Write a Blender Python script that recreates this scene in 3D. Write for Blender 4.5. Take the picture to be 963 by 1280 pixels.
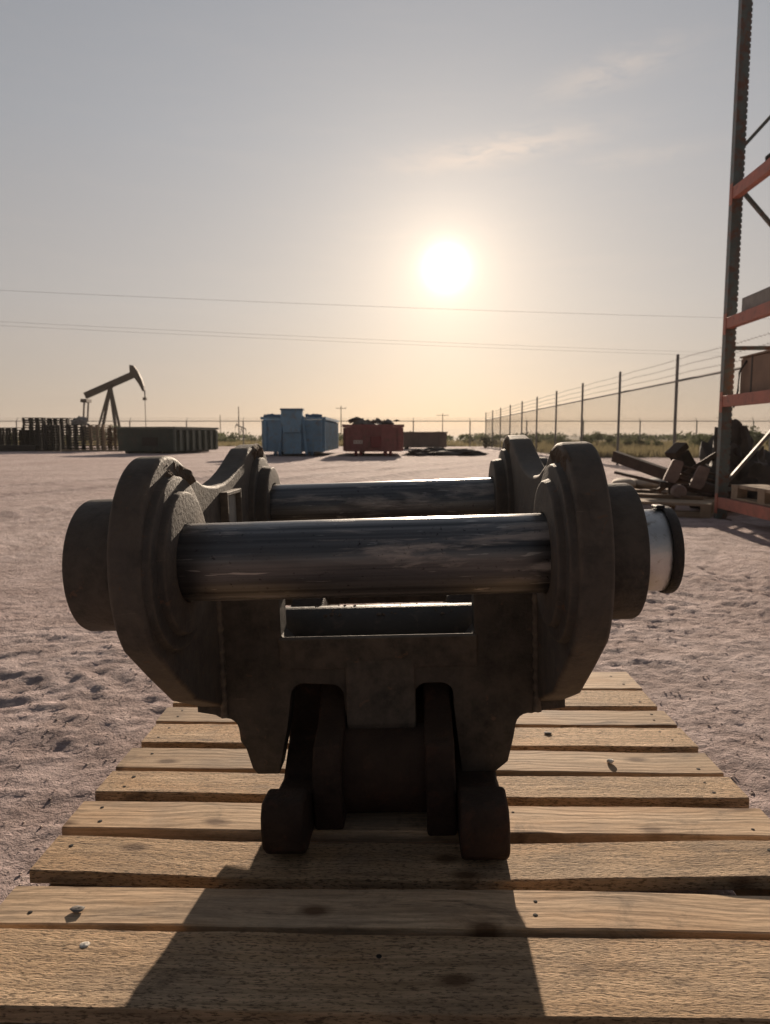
import bpy, math, random
import numpy as np
from mathutils import Vector, Matrix, noise as mnoise

for o in list(bpy.data.objects):
    bpy.data.objects.remove(o)
scene = bpy.context.scene
col = scene.collection
R = math.radians
rnd = random.Random(7)

# ------------------------------------------------------------------ camera
CAM_H = 0.81
PITCH = math.atan(95 / 900.0)
cam = bpy.data.cameras.new('camera')
camo = bpy.data.objects.new('camera', cam)
col.objects.link(camo)
camo.location = (0, 0, CAM_H)
camo.rotation_euler = (R(90) - PITCH, 0, 0)
cam.sensor_fit = 'HORIZONTAL'
cam.sensor_width = 36
cam.lens = 36 * 900 / 963.0
cam.clip_start = 0.02
cam.clip_end = 6000
cam.dof.use_dof = True
cam.dof.focus_distance = 1.12
cam.dof.aperture_fstop = cam.lens / 2.6
scene.camera = camo

# ------------------------------------------------------------------ light
SUN_EL, SUN_AZ = R(12.66), R(4.72)      # azimuth clockwise from +Y
SUN_DIR = Vector((math.cos(SUN_EL) * math.sin(SUN_AZ), math.cos(SUN_EL) * math.cos(SUN_AZ), math.sin(SUN_EL)))
sun = bpy.data.lights.new('sun', 'SUN')
sun.energy = 5.0
sun.angle = R(0.6)
sun.color = (1.0, 0.81, 0.62)
suno = bpy.data.objects.new('sun', sun)
col.objects.link(suno)
suno.rotation_euler = SUN_DIR.to_track_quat('Z', 'Y').to_euler()
suno.location = (3, 30, 20)

world = bpy.data.worlds.new('World')
scene.world = world
world.use_nodes = True
nt = world.node_tree
nt.nodes.clear()


class NB:
    """small node-graph helper"""
    def __init__(self, tree):
        self.t = tree

    def n(self, kind, **kw):
        nd = self.t.nodes.new(kind)
        for k, v in kw.items():
            setattr(nd, k, v)
        return nd

    def link(self, a, b):
        self.t.links.new(a, b)

    def val(self, sock, v):
        if hasattr(v, 'is_output'):
            self.link(v, sock)
        else:
            sock.default_value = v

    def math(self, op, a, b=0.0, c=None, clamp=False):
        m = self.n('ShaderNodeMath', operation=op, use_clamp=clamp)
        self.val(m.inputs[0], a)
        self.val(m.inputs[1], b)
        if c is not None:
            self.val(m.inputs[2], c)
        return m.outputs[0]

    def mix(self, fac, a, b, blend='MIX'):
        m = self.n('ShaderNodeMix', data_type='RGBA', blend_type=blend)
        self.val(m.inputs[0], fac)
        for s, v in ((m.inputs[6], a), (m.inputs[7], b)):
            if isinstance(v, (tuple, list)):
                s.default_value = (v[0], v[1], v[2], 1)
            else:
                self.link(v, s)
        return m.outputs[2]

    def noise(self, vec, scale, detail=4, rough=0.55, dist=0.0, dims='3D'):
        m = self.n('ShaderNodeTexNoise', noise_dimensions=dims)
        if vec is not None:
            self.link(vec, m.inputs['Vector'])
        m.inputs['Scale'].default_value = scale
        m.inputs['Detail'].default_value = detail
        m.inputs['Roughness'].default_value = rough
        m.inputs['Distortion'].default_value = dist
        return m.outputs['Fac']

    def ramp(self, fac, stops, interp='LINEAR'):
        m = self.n('ShaderNodeValToRGB')
        m.color_ramp.interpolation = interp
        el = m.color_ramp.elements
        while len(el) < len(stops):
            el.new(0.5)
        for e, (p, c) in zip(el, stops):
            e.position = p
            e.color = (c, c, c, 1) if isinstance(c, (int, float)) else (c[0], c[1], c[2], 1)
        self.link(fac, m.inputs[0])
        return m.outputs[0]

    def mapping(self, vec, scale=(1, 1, 1), loc=(0, 0, 0), rot=(0, 0, 0)):
        m = self.n('ShaderNodeMapping')
        self.link(vec, m.inputs[0])
        m.inputs['Scale'].default_value = scale
        self.val(m.inputs['Location'], loc)
        m.inputs['Rotation'].default_value = rot
        return m.outputs[0]

    def vmath(self, op, a, b=None):
        m = self.n('ShaderNodeVectorMath', operation=op)
        self.val(m.inputs[0], a)
        if b is not None:
            self.val(m.inputs[1], b)
        return m


def build_world():
    b = NB(nt)
    out = b.n('ShaderNodeOutputWorld')
    bg = b.n('ShaderNodeBackground')
    sky = b.n('ShaderNodeTexSky', sky_type='NISHITA')
    sky.sun_disc = False
    sky.sun_elevation = SUN_EL
    sky.sun_rotation = SUN_AZ
    sky.altitude = 900
    sky.air_density = 1.0
    sky.dust_density = 2.0
    sky.ozone_density = 1.0
    tc = b.n('ShaderNodeTexCoord')
    d = b.vmath('NORMALIZE', tc.outputs['Generated']).outputs[0]
    sep = b.n('ShaderNodeSeparateXYZ')
    b.link(d, sep.inputs[0])
    z = b.math('MAXIMUM', sep.outputs[2], 0.0)
    # haze layer: colour by elevation, brighter towards the sun (forward scattering)
    haze = b.ramp(z, [(0.0, (0.350, 0.275, 0.225)), (0.06, (0.365, 0.305, 0.262)), (0.17, (0.345, 0.318, 0.300)),
                      (0.36, (0.280, 0.283, 0.296)), (0.60, (0.212, 0.226, 0.252)), (1.0, (0.15, 0.160, 0.182))])
    c = b.vmath('DOT_PRODUCT', d, tuple(SUN_DIR)).outputs['Value']
    cc = b.math('MULTIPLY_ADD', c, 0.5, 0.5)
    ph = b.math('MULTIPLY_ADD', b.math('POWER', cc, 2.5), 0.80, 0.20)
    hz = b.mix(1.0, haze, ph, 'MULTIPLY')
    th = b.math('ARCCOSINE', b.math('MINIMUM', c, 0.999999))
    # aureole round the veiled sun
    g0 = b.math('EXPONENT', b.math('MULTIPLY', b.math('POWER', b.math('DIVIDE', th, R(1.02)), 1.7), -1.0))
    g1 = b.math('EXPONENT', b.math('DIVIDE', th, -R(2.6)))
    g2 = b.math('EXPONENT', b.math('DIVIDE', th, -R(9.5)))
    a0 = b.mix(1.0, (2.2, 1.95, 1.65), g0, 'MULTIPLY')
    a1 = b.mix(1.0, (0.46, 0.35, 0.23), g1, 'MULTIPLY')
    a2 = b.mix(1.0, (0.235, 0.182, 0.132), g2, 'MULTIPLY')
    au = b.mix(1.0, b.mix(1.0, a0, a1, 'ADD'), a2, 'ADD')
    # thin cirrus wisps, everywhere faint, a little denser in two streaks
    st = b.mapping(d, scale=(3.2, 3.2, 26), rot=(0, R(-9), 0))
    n1 = b.noise(st, 2.2, 6, 0.6, 0.6)
    w = b.ramp(n1, [(0.50, 0.0), (0.78, 1.0)])
    msum = None
    for az, el, sa, se, tilt, amp in ((8.6, 20.5, 7.0, 0.9, 0.10, 1.0), (16.6, 24.6, 4.5, 1.0, 0.16, 0.9), (18.7, 19.3, 4.0, .6, 0.02, 0.4)):
        azv = b.math('ARCTAN2', sep.outputs[0], sep.outputs[1])
        elv = b.math('ARCSINE', sep.outputs[2])
        da = b.math('SUBTRACT', azv, R(az))
        de = b.math('SUBTRACT', b.math('SUBTRACT', elv, R(el)), b.math('MULTIPLY', da, tilt))
        q = b.math('ADD', b.math('POWER', b.math('DIVIDE', b.math('ABSOLUTE', da), R(sa)), 2.0),
                   b.math('POWER', b.math('DIVIDE', b.math('ABSOLUTE', de), R(se)), 2.0))
        m = b.math('MULTIPLY', b.math('EXPONENT', b.math('MULTIPLY', q, -1.0)), amp)
        msum = m if msum is None else b.math('ADD', msum, m)
    n2 = b.noise(b.mapping(d, scale=(1, 1, 4.0)), 22.0, 6, 0.62, 0.8)
    wis = b.math('MULTIPLY', msum, b.ramp(n2, [(0.30, 0.0), (0.58, 1.0)]))
    wt = b.math('ADD', b.math('MULTIPLY', w, 0.10), b.math('MULTIPLY', wis, 0.95), clamp=True)
    sk = b.mix(1.0, sky.outputs[0], (0.005, 0.005, 0.005), 'MULTIPLY')
    base = b.mix(1.0, b.mix(1.0, sk, hz, 'ADD'), au, 'ADD')
    cl = b.mix(1.0, base, (1.32, 1.20, 1.09), 'MULTIPLY')
    base = b.mix(wt, base, cl)
    base = b.mix(1.0, base, (8.5, 8.5, 8.5), 'MULTIPLY')
    b.link(base, bg.inputs['Color'])
    bg.inputs['Strength'].default_value = 0.1
    b.link(bg.outputs[0], out.inputs[0])


build_world()
scene.view_settings.view_transform = 'Standard'
scene.view_settings.look = 'None'
scene.view_settings.exposure = 0.7
scene.view_settings.gamma = 1.0
scene.view_settings.use_curve_mapping = False
scene.render.engine = 'CYCLES'
scene.cycles.max_bounces = 8


# ------------------------------------------------------------------ survey helpers (image measurement -> place in the world)
CT, ST = math.cos(PITCH), math.sin(PITCH)


def ray(px, py):
    u, v = (px - 481.5) / 900.0, (640 - py) / 900.0
    return Vector((u, CT + v * ST, -ST + v * CT))


def P(px, py, Y):
    r = ray(px, py)
    k = Y / r.y
    return Vector((r.x * k, Y, CAM_H + r.z * k))


def G(px, py, z=0.0):
    r = ray(px, py)
    k = (z - CAM_H) / r.z
    return Vector((r.x * k, r.y * k, z))


# ------------------------------------------------------------------ mesh builder
class MB:
    def __init__(self):
        self.V, self.F = [], []

    def add(self, V, F, mat=None):
        k = len(self.V)
        for v in V:
            v = Vector(v)
            self.V.append(mat @ v if mat is not None else v)
        for f in F:
            self.F.append([i + k for i in f])
        return self

    def box(self, lo, hi, mat=None):
        x0, y0, z0 = lo
        x1, y1, z1 = hi
        return self.add([(x0, y0, z0), (x1, y0, z0), (x1, y1, z0), (x0, y1, z0), (x0, y0, z1), (x1, y0, z1), (x1, y1, z1), (x0, y1, z1)],
                        [(0, 3, 2, 1), (4, 5, 6, 7), (0, 1, 5, 4), (1, 2, 6, 5), (2, 3, 7, 6), (3, 0, 4, 7)], mat)

    def prism(self, prof, axis, a0, a1, mat=None):
        """prof: list of (p, q); axis 'x' -> (a, p, q); 'y' -> (p, a, q); 'z' -> (p, q, a)"""
        def mk(a, p, q):
            return {'x': (a, p, q), 'y': (p, a, q), 'z': (p, q, a)}[axis]
        n = len(prof)
        area = sum(prof[i][0] * prof[(i + 1) % n][1] - prof[(i + 1) % n][0] * prof[i][1] for i in range(n))
        if (area < 0) != (axis == 'y'):
            prof = prof[::-1]
        V = [mk(a0, p, q) for p, q in prof] + [mk(a1, p, q) for p, q in prof]
        F = [list(range(n))[::-1], [n + i for i in range(n)]]
        for i in range(n):
            j = (i + 1) % n
            F.append((i, j, n + j, n + i))
        return self.add(V, F, mat)

    def lathe(self, prof, axis='x', seg=64, centre=(0, 0, 0), mat=None, caps=True):
        """prof: list of (a along axis, radius)"""
        V, F = [], []
        for a, r in prof:
            for k in range(seg):
                t = 2 * math.pi * k / seg
                c, s = r * math.cos(t), r * math.sin(t)
                v = {'x': (a, c, s), 'y': (s, a, c), 'z': (c, s, a)}[axis]
                V.append((v[0] + centre[0], v[1] + centre[1], v[2] + centre[2]))
        for i in range(len(prof) - 1):
            for k in range(seg):
                k2 = (k + 1) % seg
                F.append((i * seg + k, i * seg + k2, (i + 1) * seg + k2, (i + 1) * seg + k))
        if caps:
            F.append([k for k in range(seg)][::-1])
            F.append([(len(prof) - 1) * seg + k for k in range(seg)])
        return self.add(V, F, mat)

    def tube(self, pts, r, seg=8, mat=None):
        pts = [Vector(p) for p in pts]
        n = len(pts)
        rr = r if isinstance(r, (list, tuple)) else [r] * n
        V, F = [], []
        for i in range(n):
            a = pts[max(i - 1, 0)]
            c = pts[min(i + 1, n - 1)]
            d = (c - a).normalized()
            up = Vector((0, 0, 1)) if abs(d.z) < 0.95 else Vector((1, 0, 0))
            s = d.cross(up).normalized()
            u = s.cross(d)
            for k in range(seg):
                t = 2 * math.pi * k / seg
                V.append(pts[i] + s * (rr[i] * math.cos(t)) + u * (rr[i] * math.sin(t)))
        for i in range(n - 1):
            for k in range(seg):
                k2 = (k + 1) % seg
                F.append((i * seg + k, (i + 1) * seg + k, (i + 1) * seg + k2, i * seg + k2))
        F.append(list(range(seg)))
        F.append([(n - 1) * seg + k for k in range(seg)][::-1])
        return self.add(V, F, mat)

    def bar(self, a, c, w, h, up=(0, 0, 1)):
        """rectangular bar from a to c; w across, h along up"""
        a, c = Vector(a), Vector(c)
        d = (c - a).normalized()
        up = Vector(up)
        s = d.cross(up).normalized()
        u = s.cross(d).normalized()
        m = Matrix((s, d, u)).transposed().to_4x4()
        m.translation = a
        return self.box((-w / 2, 0, -h / 2), (w / 2, (c - a).length, h / 2), m)

    def mesh(self, name, mat, smooth=None):
        me = bpy.data.meshes.new(name)
        me.from_pydata([tuple(v) for v in self.V], [], self.F)
        if mat:
            me.materials.append(mat)
        me.validate()
        me.update()
        if smooth is not None:
            me.shade_smooth()
            me.set_sharp_from_angle(angle=R(smooth))
        return me

    def build(self, name, mat, parent=None, smooth=None, bevel=0, seg=2, loc=None):
        o = bpy.data.objects.new(name, self.mesh(name, mat, smooth))
        col.objects.link(o)
        if parent:
            o.parent = parent
        if loc is not None:
            o.location = loc
        if bevel:
            m = o.modifiers.new('bevel', 'BEVEL')
            m.width = bevel
            m.segments = seg
            m.limit_method = 'ANGLE'
            m.angle_limit = R(38)
            m.harden_normals = smooth is not None
        return o


def tag(o, label=None, cat=None, group=None, kind=None):
    if label:
        o['label'] = label
    if cat:
        o['category'] = cat
    if group:
        o['group'] = group
    if kind:
        o['kind'] = kind
    return o


def empty(name, loc=(0, 0, 0), rot=(0, 0, 0)):
    o = bpy.data.objects.new(name, None)
    o.empty_display_size = 0.1
    col.objects.link(o)
    o.location = loc
    o.rotation_euler = rot
    return o


def copy_tree(o, parent=None):
    kids = list(o.children)
    c = o.copy()
    col.objects.link(c)
    c.parent = parent
    for ch in kids:
        copy_tree(ch, c)
    return c


# ------------------------------------------------------------------ materials
def new_mat(name):
    m = bpy.data.materials.new(name)
    m.use_nodes = True
    m.node_tree.nodes.clear()
    b = NB(m.node_tree)
    out = b.n('ShaderNodeOutputMaterial')
    p = b.n('ShaderNodeBsdfPrincipled')
    b.link(p.outputs[0], out.inputs[0])
    return m, b, p


def cs(c, k):
    return tuple(min(1, x * k) for x in c)


def simple(name, c, rough=0.6, metal=0.0, var=0.3, scale=6.0, bump=0.0, bscale=80.0, spots=None, spotfac=(0.55, 0.7),
           dust=0.0, dustcol=(0.27, 0.20, 0.15), spec=0.5, edge=None):
    m, b, p = new_mat(name)
    tc = b.n('ShaderNodeTexCoord')
    v = tc.outputs['Object']
    n1 = b.noise(v, scale, 6, 0.65)
    colr = b.mix(b.ramp(n1, [(0.3, 0.0), (0.7, 1.0)]), cs(c, 1 - var), cs(c, 1 + var))
    if spots:
        n2 = b.noise(v, scale * 2.7, 8, 0.7, 0.4)
        colr = b.mix(b.ramp(n2, [(spotfac[0], 0.0), (spotfac[1], 1.0)]), colr, spots)
    rg = b.math('MULTIPLY_ADD', n1, 0.3, rough - 0.15, clamp=True)
    if dust:
        g = b.n('ShaderNodeNewGeometry')
        sp = b.n('ShaderNodeSeparateXYZ')
        b.link(g.outputs['Normal'], sp.inputs[0])
        n3 = b.noise(v, scale * 1.9, 7, 0.7)
        up = b.math('MULTIPLY_ADD', sp.outputs[2], 0.55, 0.12)
        f = b.math('MULTIPLY', b.math('ADD', up, b.math('MULTIPLY_ADD', n3, 1.5, -0.75)), dust, clamp=True)
        colr = b.mix(f, colr, dustcol)
        rg = b.math('ADD', rg, b.math('MULTIPLY', f, 0.4), clamp=True)
    if edge:
        chn = b.noise(v, scale * 5.5, 7, 0.62, 0.7)
        colr = b.mix(b.math('MULTIPLY', b.ramp(chn, [(0.64, 0.0), (0.67, 1.0)]), 0.75), colr, (0.15, 0.085, 0.055))
        run = b.noise(b.mapping(v, scale=(9, 9, 1.1)), scale * .55, 5, 0.6, 0.3)
        colr = b.mix(b.math('MULTIPLY', b.ramp(run, [(0.54, 0.0), (0.72, 1.0)]), 0.45), colr, cs(edge, .62))
        scn = b.noise(b.mapping(v, scale=(1.5, 1.5, 16), rot=(R(35), R(20), 0)), scale, 4, 0.6, 1.0)
        colr = b.mix(b.math('MULTIPLY', b.ramp(scn, [(0.69, 0.0), (0.71, 1.0)]), 0.5), colr, edge)
        ge = b.n('ShaderNodeNewGeometry')
        ef = b.math('MULTIPLY', b.ramp(ge.outputs['Pointiness'], [(0.515, 0.0), (0.60, 1.0)]), b.ramp(b.noise(v, scale * 4, 5, 0.7), [(0.35, 0.15), (0.6, 1.0)]))
        colr = b.mix(ef, colr, edge)
    b.link(colr, p.inputs['Base Color'])
    b.link(rg, p.inputs['Roughness'])
    p.inputs['Metallic'].default_value = metal
    p.inputs['Specular IOR Level'].default_value = spec
    if bump:
        bp = b.n('ShaderNodeBump')
        bp.inputs['Strength'].default_value = bump
        bp.inputs['Distance'].default_value = 0.01
        b.link(b.noise(v, bscale, 6, 0.6), bp.inputs['Height'])
        b.link(bp.outputs[0], p.inputs['Normal'])
    return m


def wood_mat(name, c1, c2, rough_saw):
    m, b, p = new_mat(name)
    tc = b.n('ShaderNodeTexCoord')
    oi = b.n('ShaderNodeObjectInfo')
    off = b.math('MULTIPLY', oi.outputs['Random'], 37.0)
    cmb = b.n('ShaderNodeCombineXYZ')
    for k in range(3):
        b.link(off, cmb.inputs[k])
    v0 = b.vmath('ADD', tc.outputs['Object'], cmb.outputs[0]).outputs[0]
    wv = b.noise(v0, 2.2, 2, 0.5)
    # sweep the grain gently sideways
    warp = b.n('ShaderNodeCombineXYZ')
    b.link(b.math('MULTIPLY', wv, 0.05), warp.inputs[1])
    v = b.vmath('ADD', v0, warp.outputs[0]).outputs[0]
    g1 = b.noise(b.mapping(v, scale=(1.1, 26, 26)), 1.0, 5, 0.62, 0.5)
    g2 = b.noise(b.mapping(v, scale=(7, 150, 150)), 1.0, 5, 0.65)
    # growth rings cut lengthwise
    wav = b.n('ShaderNodeTexWave', wave_type='BANDS', bands_direction='Y')
    b.link(b.mapping(v, scale=(0.35, 1, 1)), wav.inputs['Vector'])
    wav.inputs['Scale'].default_value = 20.0
    wav.inputs['Distortion'].default_value = 9.0
    wav.inputs['Detail'].default_value = 3.0
    wav.inputs['Detail Scale'].default_value = 1.2
    ring = wav.outputs['Fac']
    blot = b.noise(v0, 5.5, 5, 0.6)
    c = b.mix(b.ramp(g1, [(0.34, 0.0), (0.66, 1.0)]), c1, c2)
    c = b.mix(b.math('MULTIPLY', b.ramp(ring, [(0.55, 0.0), (0.95, 1.0)]), 0.20 if rough_saw else 0.24), c, cs(c1, 0.55))
    c = b.mix(b.math('MULTIPLY', b.ramp(g2, [(0.38, 1.0), (0.56, 0.0)]), 0.55), c, cs(c1, 0.42))
    c = b.mix(b.math('MULTIPLY', b.ramp(blot, [(0.46, 0.0), (0.70, 1.0)]), 0.55), c, (0.24, 0.19, 0.15))
    tan = b.noise(b.mapping(v0, scale=(2.2, 7, 7), loc=(7, 3, 1)), 1.0, 4, 0.6)
    c = b.mix(b.math('MULTIPLY', b.ramp(tan, [(0.5, 0.0), (0.72, 1.0)]), 0.5), c, (0.56, 0.30, 0.125))
    dirt = b.noise(b.mapping(v0, scale=(1, 1.6, 1)), 8.0, 8, 0.74, 0.5)
    c = b.mix(b.math('MULTIPLY', b.ramp(dirt, [(0.56, 0.0), (0.70, 1.0)]), 0.7), c, (0.085, 0.062, 0.047))
    # dark flecks where the saw tore the fibres, scratches
    fl = b.noise(b.mapping(v, scale=(105, 400, 400)), 1.0, 3, 0.6)
    c = b.mix(b.math('MULTIPLY', b.ramp(fl, [(0.38, 1.0), (0.47, 0.0)]), 0.75 if rough_saw else 0.18), c, (0.10, 0.066, 0.04))
    scr = b.noise(b.mapping(v0, scale=(2.0, 26, 3), rot=(0, 0, R(38))), 1.0, 5, 0.7, 1.2)
    c = b.mix(b.math('MULTIPLY', b.ramp(scr, [(0.63, 0.0), (0.67, 1.0)]), 0.6), c, (0.055, 0.04, 0.032))
    # knots
    vor = b.n('ShaderNodeTexVoronoi', feature='F1', voronoi_dimensions='2D')
    b.link(b.mapping(v0, scale=(4.2, 8.0, 2.0)), vor.inputs['Vector'])
    vor.inputs['Scale'].default_value = 1.0
    vor.inputs['Randomness'].default_value = 1.0
    kn = b.ramp(vor.outputs['Distance'], [(0.05, 1.0), (0.085, 0.5), (0.13, 0.0)])
    ksel = b.n('ShaderNodeSeparateXYZ')
    b.link(vor.outputs['Color'], ksel.inputs[0])
    kn = b.math('MULTIPLY', kn, b.math('GREATER_THAN', ksel.outputs[0], 0.55))
    c = b.mix(b.math('MULTIPLY', kn, 0.85), c, (0.12, 0.062, 0.03))
    vr = b.math('MULTIPLY_ADD', oi.outputs['Random'], 0.42, 0.72)
    c = b.mix(1.0, c, vr, 'MULTIPLY')
    b.link(c, p.inputs['Base Color'])
    p.inputs['Roughness'].default_value = 0.8
    p.inputs['Specular IOR Level'].default_value = 0.25
    bp = b.n('ShaderNodeBump')
    if rough_saw:
        s1 = b.noise(b.mapping(v, scale=(105, 400, 400)), 1.0, 5, 0.7, 0.3)
        s2 = b.noise(b.mapping(v, scale=(9, 60, 60)), 1.0, 4, 0.65)
        h = b.math('ADD', b.math('MULTIPLY', s1, 1.3), b.math('MULTIPLY', s2, 1.2))
        bp.inputs['Strength'].default_value = 0.9
        bp.inputs['Distance'].default_value = 0.0050
    else:
        h = b.math('ADD', b.math('MULTIPLY', g1, 0.8), b.math('MULTIPLY', g2, 0.9))
        h = b.math('ADD', h, b.math('MULTIPLY', ring, -0.25))
        bp.inputs['Strength'].default_value = 0.4
        bp.inputs['Distance'].default_value = 0.0020
    b.link(h, bp.inputs['Height'])
    b.link(bp.outputs[0], p.inputs['Normal'])
    return m


def ground_mat():
    m, b, p = new_mat('caliche_ground')
    g = b.n('ShaderNodeNewGeometry')
    v = g.outputs['Position']
    n1 = b.noise(v, 0.45, 5, 0.6)
    n2 = b.noise(v, 5.0, 7, 0.68)
    n3 = b.noise(v, 46.0, 6, 0.7)
    c = b.mix(b.ramp(n1, [(0.35, 0.0), (0.65, 1.0)]), (0.54, 0.415, 0.400), (0.68, 0.565, 0.550))
    c = b.mix(b.math('MULTIPLY', b.ramp(n2, [(0.42, 1.0), (0.6, 0.0)]), 0.5), c, (0.26, 0.180, 0.163))
    c = b.mix(b.math('MULTIPLY', b.ramp(n3, [(0.55, 0.0), (0.75, 1.0)]), 0.5), c, (0.62, 0.53, 0.47))
    c = b.mix(b.math('MULTIPLY', b.ramp(n3, [(0.30, 1.0), (0.42, 0.0)]), 0.55), c, (0.15, 0.105, 0.098))
    # vegetated soil beyond the yard
    sp = b.n('ShaderNodeSeparateXYZ')
    b.link(v, sp.inputs[0])
    nw = b.math('MULTIPLY_ADD', b.noise(v, 0.18, 4, 0.6), 8.0, -4.0)
    far = b.math('ADD', sp.outputs[1], nw)
    f1 = b.math('SUBTRACT', far, 57.0, clamp=True)
    right = b.math('MULTIPLY', b.math('SUBTRACT', b.math('ADD', sp.outputs[1], b.math('MULTIPLY', nw, 0.25)), 27.0, clamp=True),
                   b.math('SUBTRACT', sp.outputs[0], b.math('MULTIPLY_ADD', sp.outputs[1], 0.031, 6.1), clamp=True))
    f = b.math('MAXIMUM', f1, right, clamp=True)
    nv = b.noise(v, 1.4, 6, 0.7)
    veg = b.mix(b.ramp(nv, [(0.35, 0.0), (0.65, 1.0)]), (0.10, 0.085, 0.05), (0.22, 0.165, 0.10))
    c = b.mix(f, c, veg)
    b.link(c, p.inputs['Base Color'])
    p.inputs['Roughness'].default_value = 0.95
    p.inputs['Specular IOR Level'].default_value = 0.15
    h = b.math('ADD', b.math('MULTIPLY', n2, 1.6), b.math('MULTIPLY', n3, 0.55))
    h = b.math('ADD', h, b.math('MULTIPLY', b.noise(v, 14.0, 6, 0.7), 1.1))
    h = b.math('ADD', h, b.math('MULTIPLY', b.noise(v, 170.0, 4, 0.65), 0.16))
    bp = b.n('ShaderNodeBump')
    bp.inputs['Strength'].default_value = 0.9
    bp.inputs['Distance'].default_value = 0.045
    b.link(h, bp.inputs['Height'])
    b.link(bp.outputs[0], p.inputs['Normal'])
    return m


def pin_mat():
    m, b, p = new_mat('worn_pin_steel')
    tc = b.n('ShaderNodeTexCoord')
    v = tc.outputs['Object']
    streak = b.noise(b.mapping(v, scale=(0.7, 75, 75)), 1.0, 5, 0.6, 0.0)
    blot = b.noise(b.mapping(v, scale=(3.4, 24, 24), loc=(2.3, .4, .9)), 1.0, 8, 0.68, 0.35)
    fine = b.noise(b.mapping(v, scale=(40, 320, 320)), 1.0, 4, 0.6)
    c = b.mix(b.ramp(streak, [(0.35, 0.0), (0.65, 1.0)]), (0.085, 0.088, 0.094), (0.25, 0.247, 0.25))
    smear = b.math('MULTIPLY', b.ramp(blot, [(0.53, 0.0), (0.62, 1.0)]), b.ramp(fine, [(0.30, 0.55), (0.55, 1.0)]))
    grease = b.ramp(b.noise(b.mapping(v, scale=(3, 9, 9), loc=(4, 1, 2)), 1.0, 5, 0.6, 0.8), [(0.50, 0.0), (0.70, 1.0)])
    c = b.mix(b.math('MULTIPLY', grease, 0.6), c, (0.040, 0.034, 0.030))
    c = b.mix(b.math('MULTIPLY', smear, 0.9), c, (0.50, 0.45, 0.415))
    b.link(c, p.inputs['Base Color'])
    # scratches across the bearing faces and dark pits
    sc1 = b.noise(b.mapping(v, scale=(14, 160, 160), rot=(0, R(24), R(30))), 1.0, 3, 0.5, 0.6)
    c = b.mix(b.math('MULTIPLY', b.ramp(sc1, [(0.66, 0.0), (0.69, 1.0)]), 0.6), c, (0.62, 0.60, 0.57))
    pit = b.noise(v, 130.0, 4, 0.7)
    c = b.mix(b.math('MULTIPLY', b.ramp(pit, [(0.30, 1.0), (0.38, 0.0)]), 0.8), c, (0.018, 0.015, 0.013))
    b.link(c, p.inputs['Base Color'])
    met = b.math('SUBTRACT', 0.85, b.math('MULTIPLY', b.math('MAXIMUM', smear, grease), 0.7), clamp=True)
    b.link(met, p.inputs['Metallic'])
    rg = b.math('MULTIPLY_ADD', streak, 0.45, 0.14)
    rg = b.math('ADD', rg, b.math('MULTIPLY', smear, 0.30))
    rg = b.math('ADD', rg, b.math('MULTIPLY', grease, 0.10), clamp=True)
    b.link(rg, p.inputs['Roughness'])
    bp = b.n('ShaderNodeBump')
    bp.inputs['Strength'].default_value = 0.35
    bp.inputs['Distance'].default_value = 0.0015
    b.link(b.math('ADD', b.math('ADD', streak, b.math('MULTIPLY', fine, 0.4)), b.math('MULTIPLY', smear, 0.7)), bp.inputs['Height'])
    b.link(bp.outputs[0], p.inputs['Normal'])
    return m


def leaf_mat(name, c):
    m = bpy.data.materials.new(name)
    m.use_nodes = True
    m.node_tree.nodes.clear()
    b = NB(m.node_tree)
    out = b.n('ShaderNodeOutputMaterial')
    d, t, mx = b.n('ShaderNodeBsdfDiffuse'), b.n('ShaderNodeBsdfTranslucent'), b.n('ShaderNodeMixShader')
    tc = b.n('ShaderNodeTexCoord')
    n = b.noise(tc.outputs['Object'], 1.3, 5, 0.65)
    cc = b.mix(b.ramp(n, [(0.3, 0.0), (0.7, 1.0)]), cs(c, 0.6), cs(c, 1.45))
    b.link(cc, d.inputs[0])
    b.link(cc, t.inputs[0])
    mx.inputs[0].default_value = 0.45
    b.link(d.outputs[0], mx.inputs[1])
    b.link(t.outputs[0], mx.inputs[2])
    b.link(mx.outputs[0], out.inputs[0])
    return m


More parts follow.
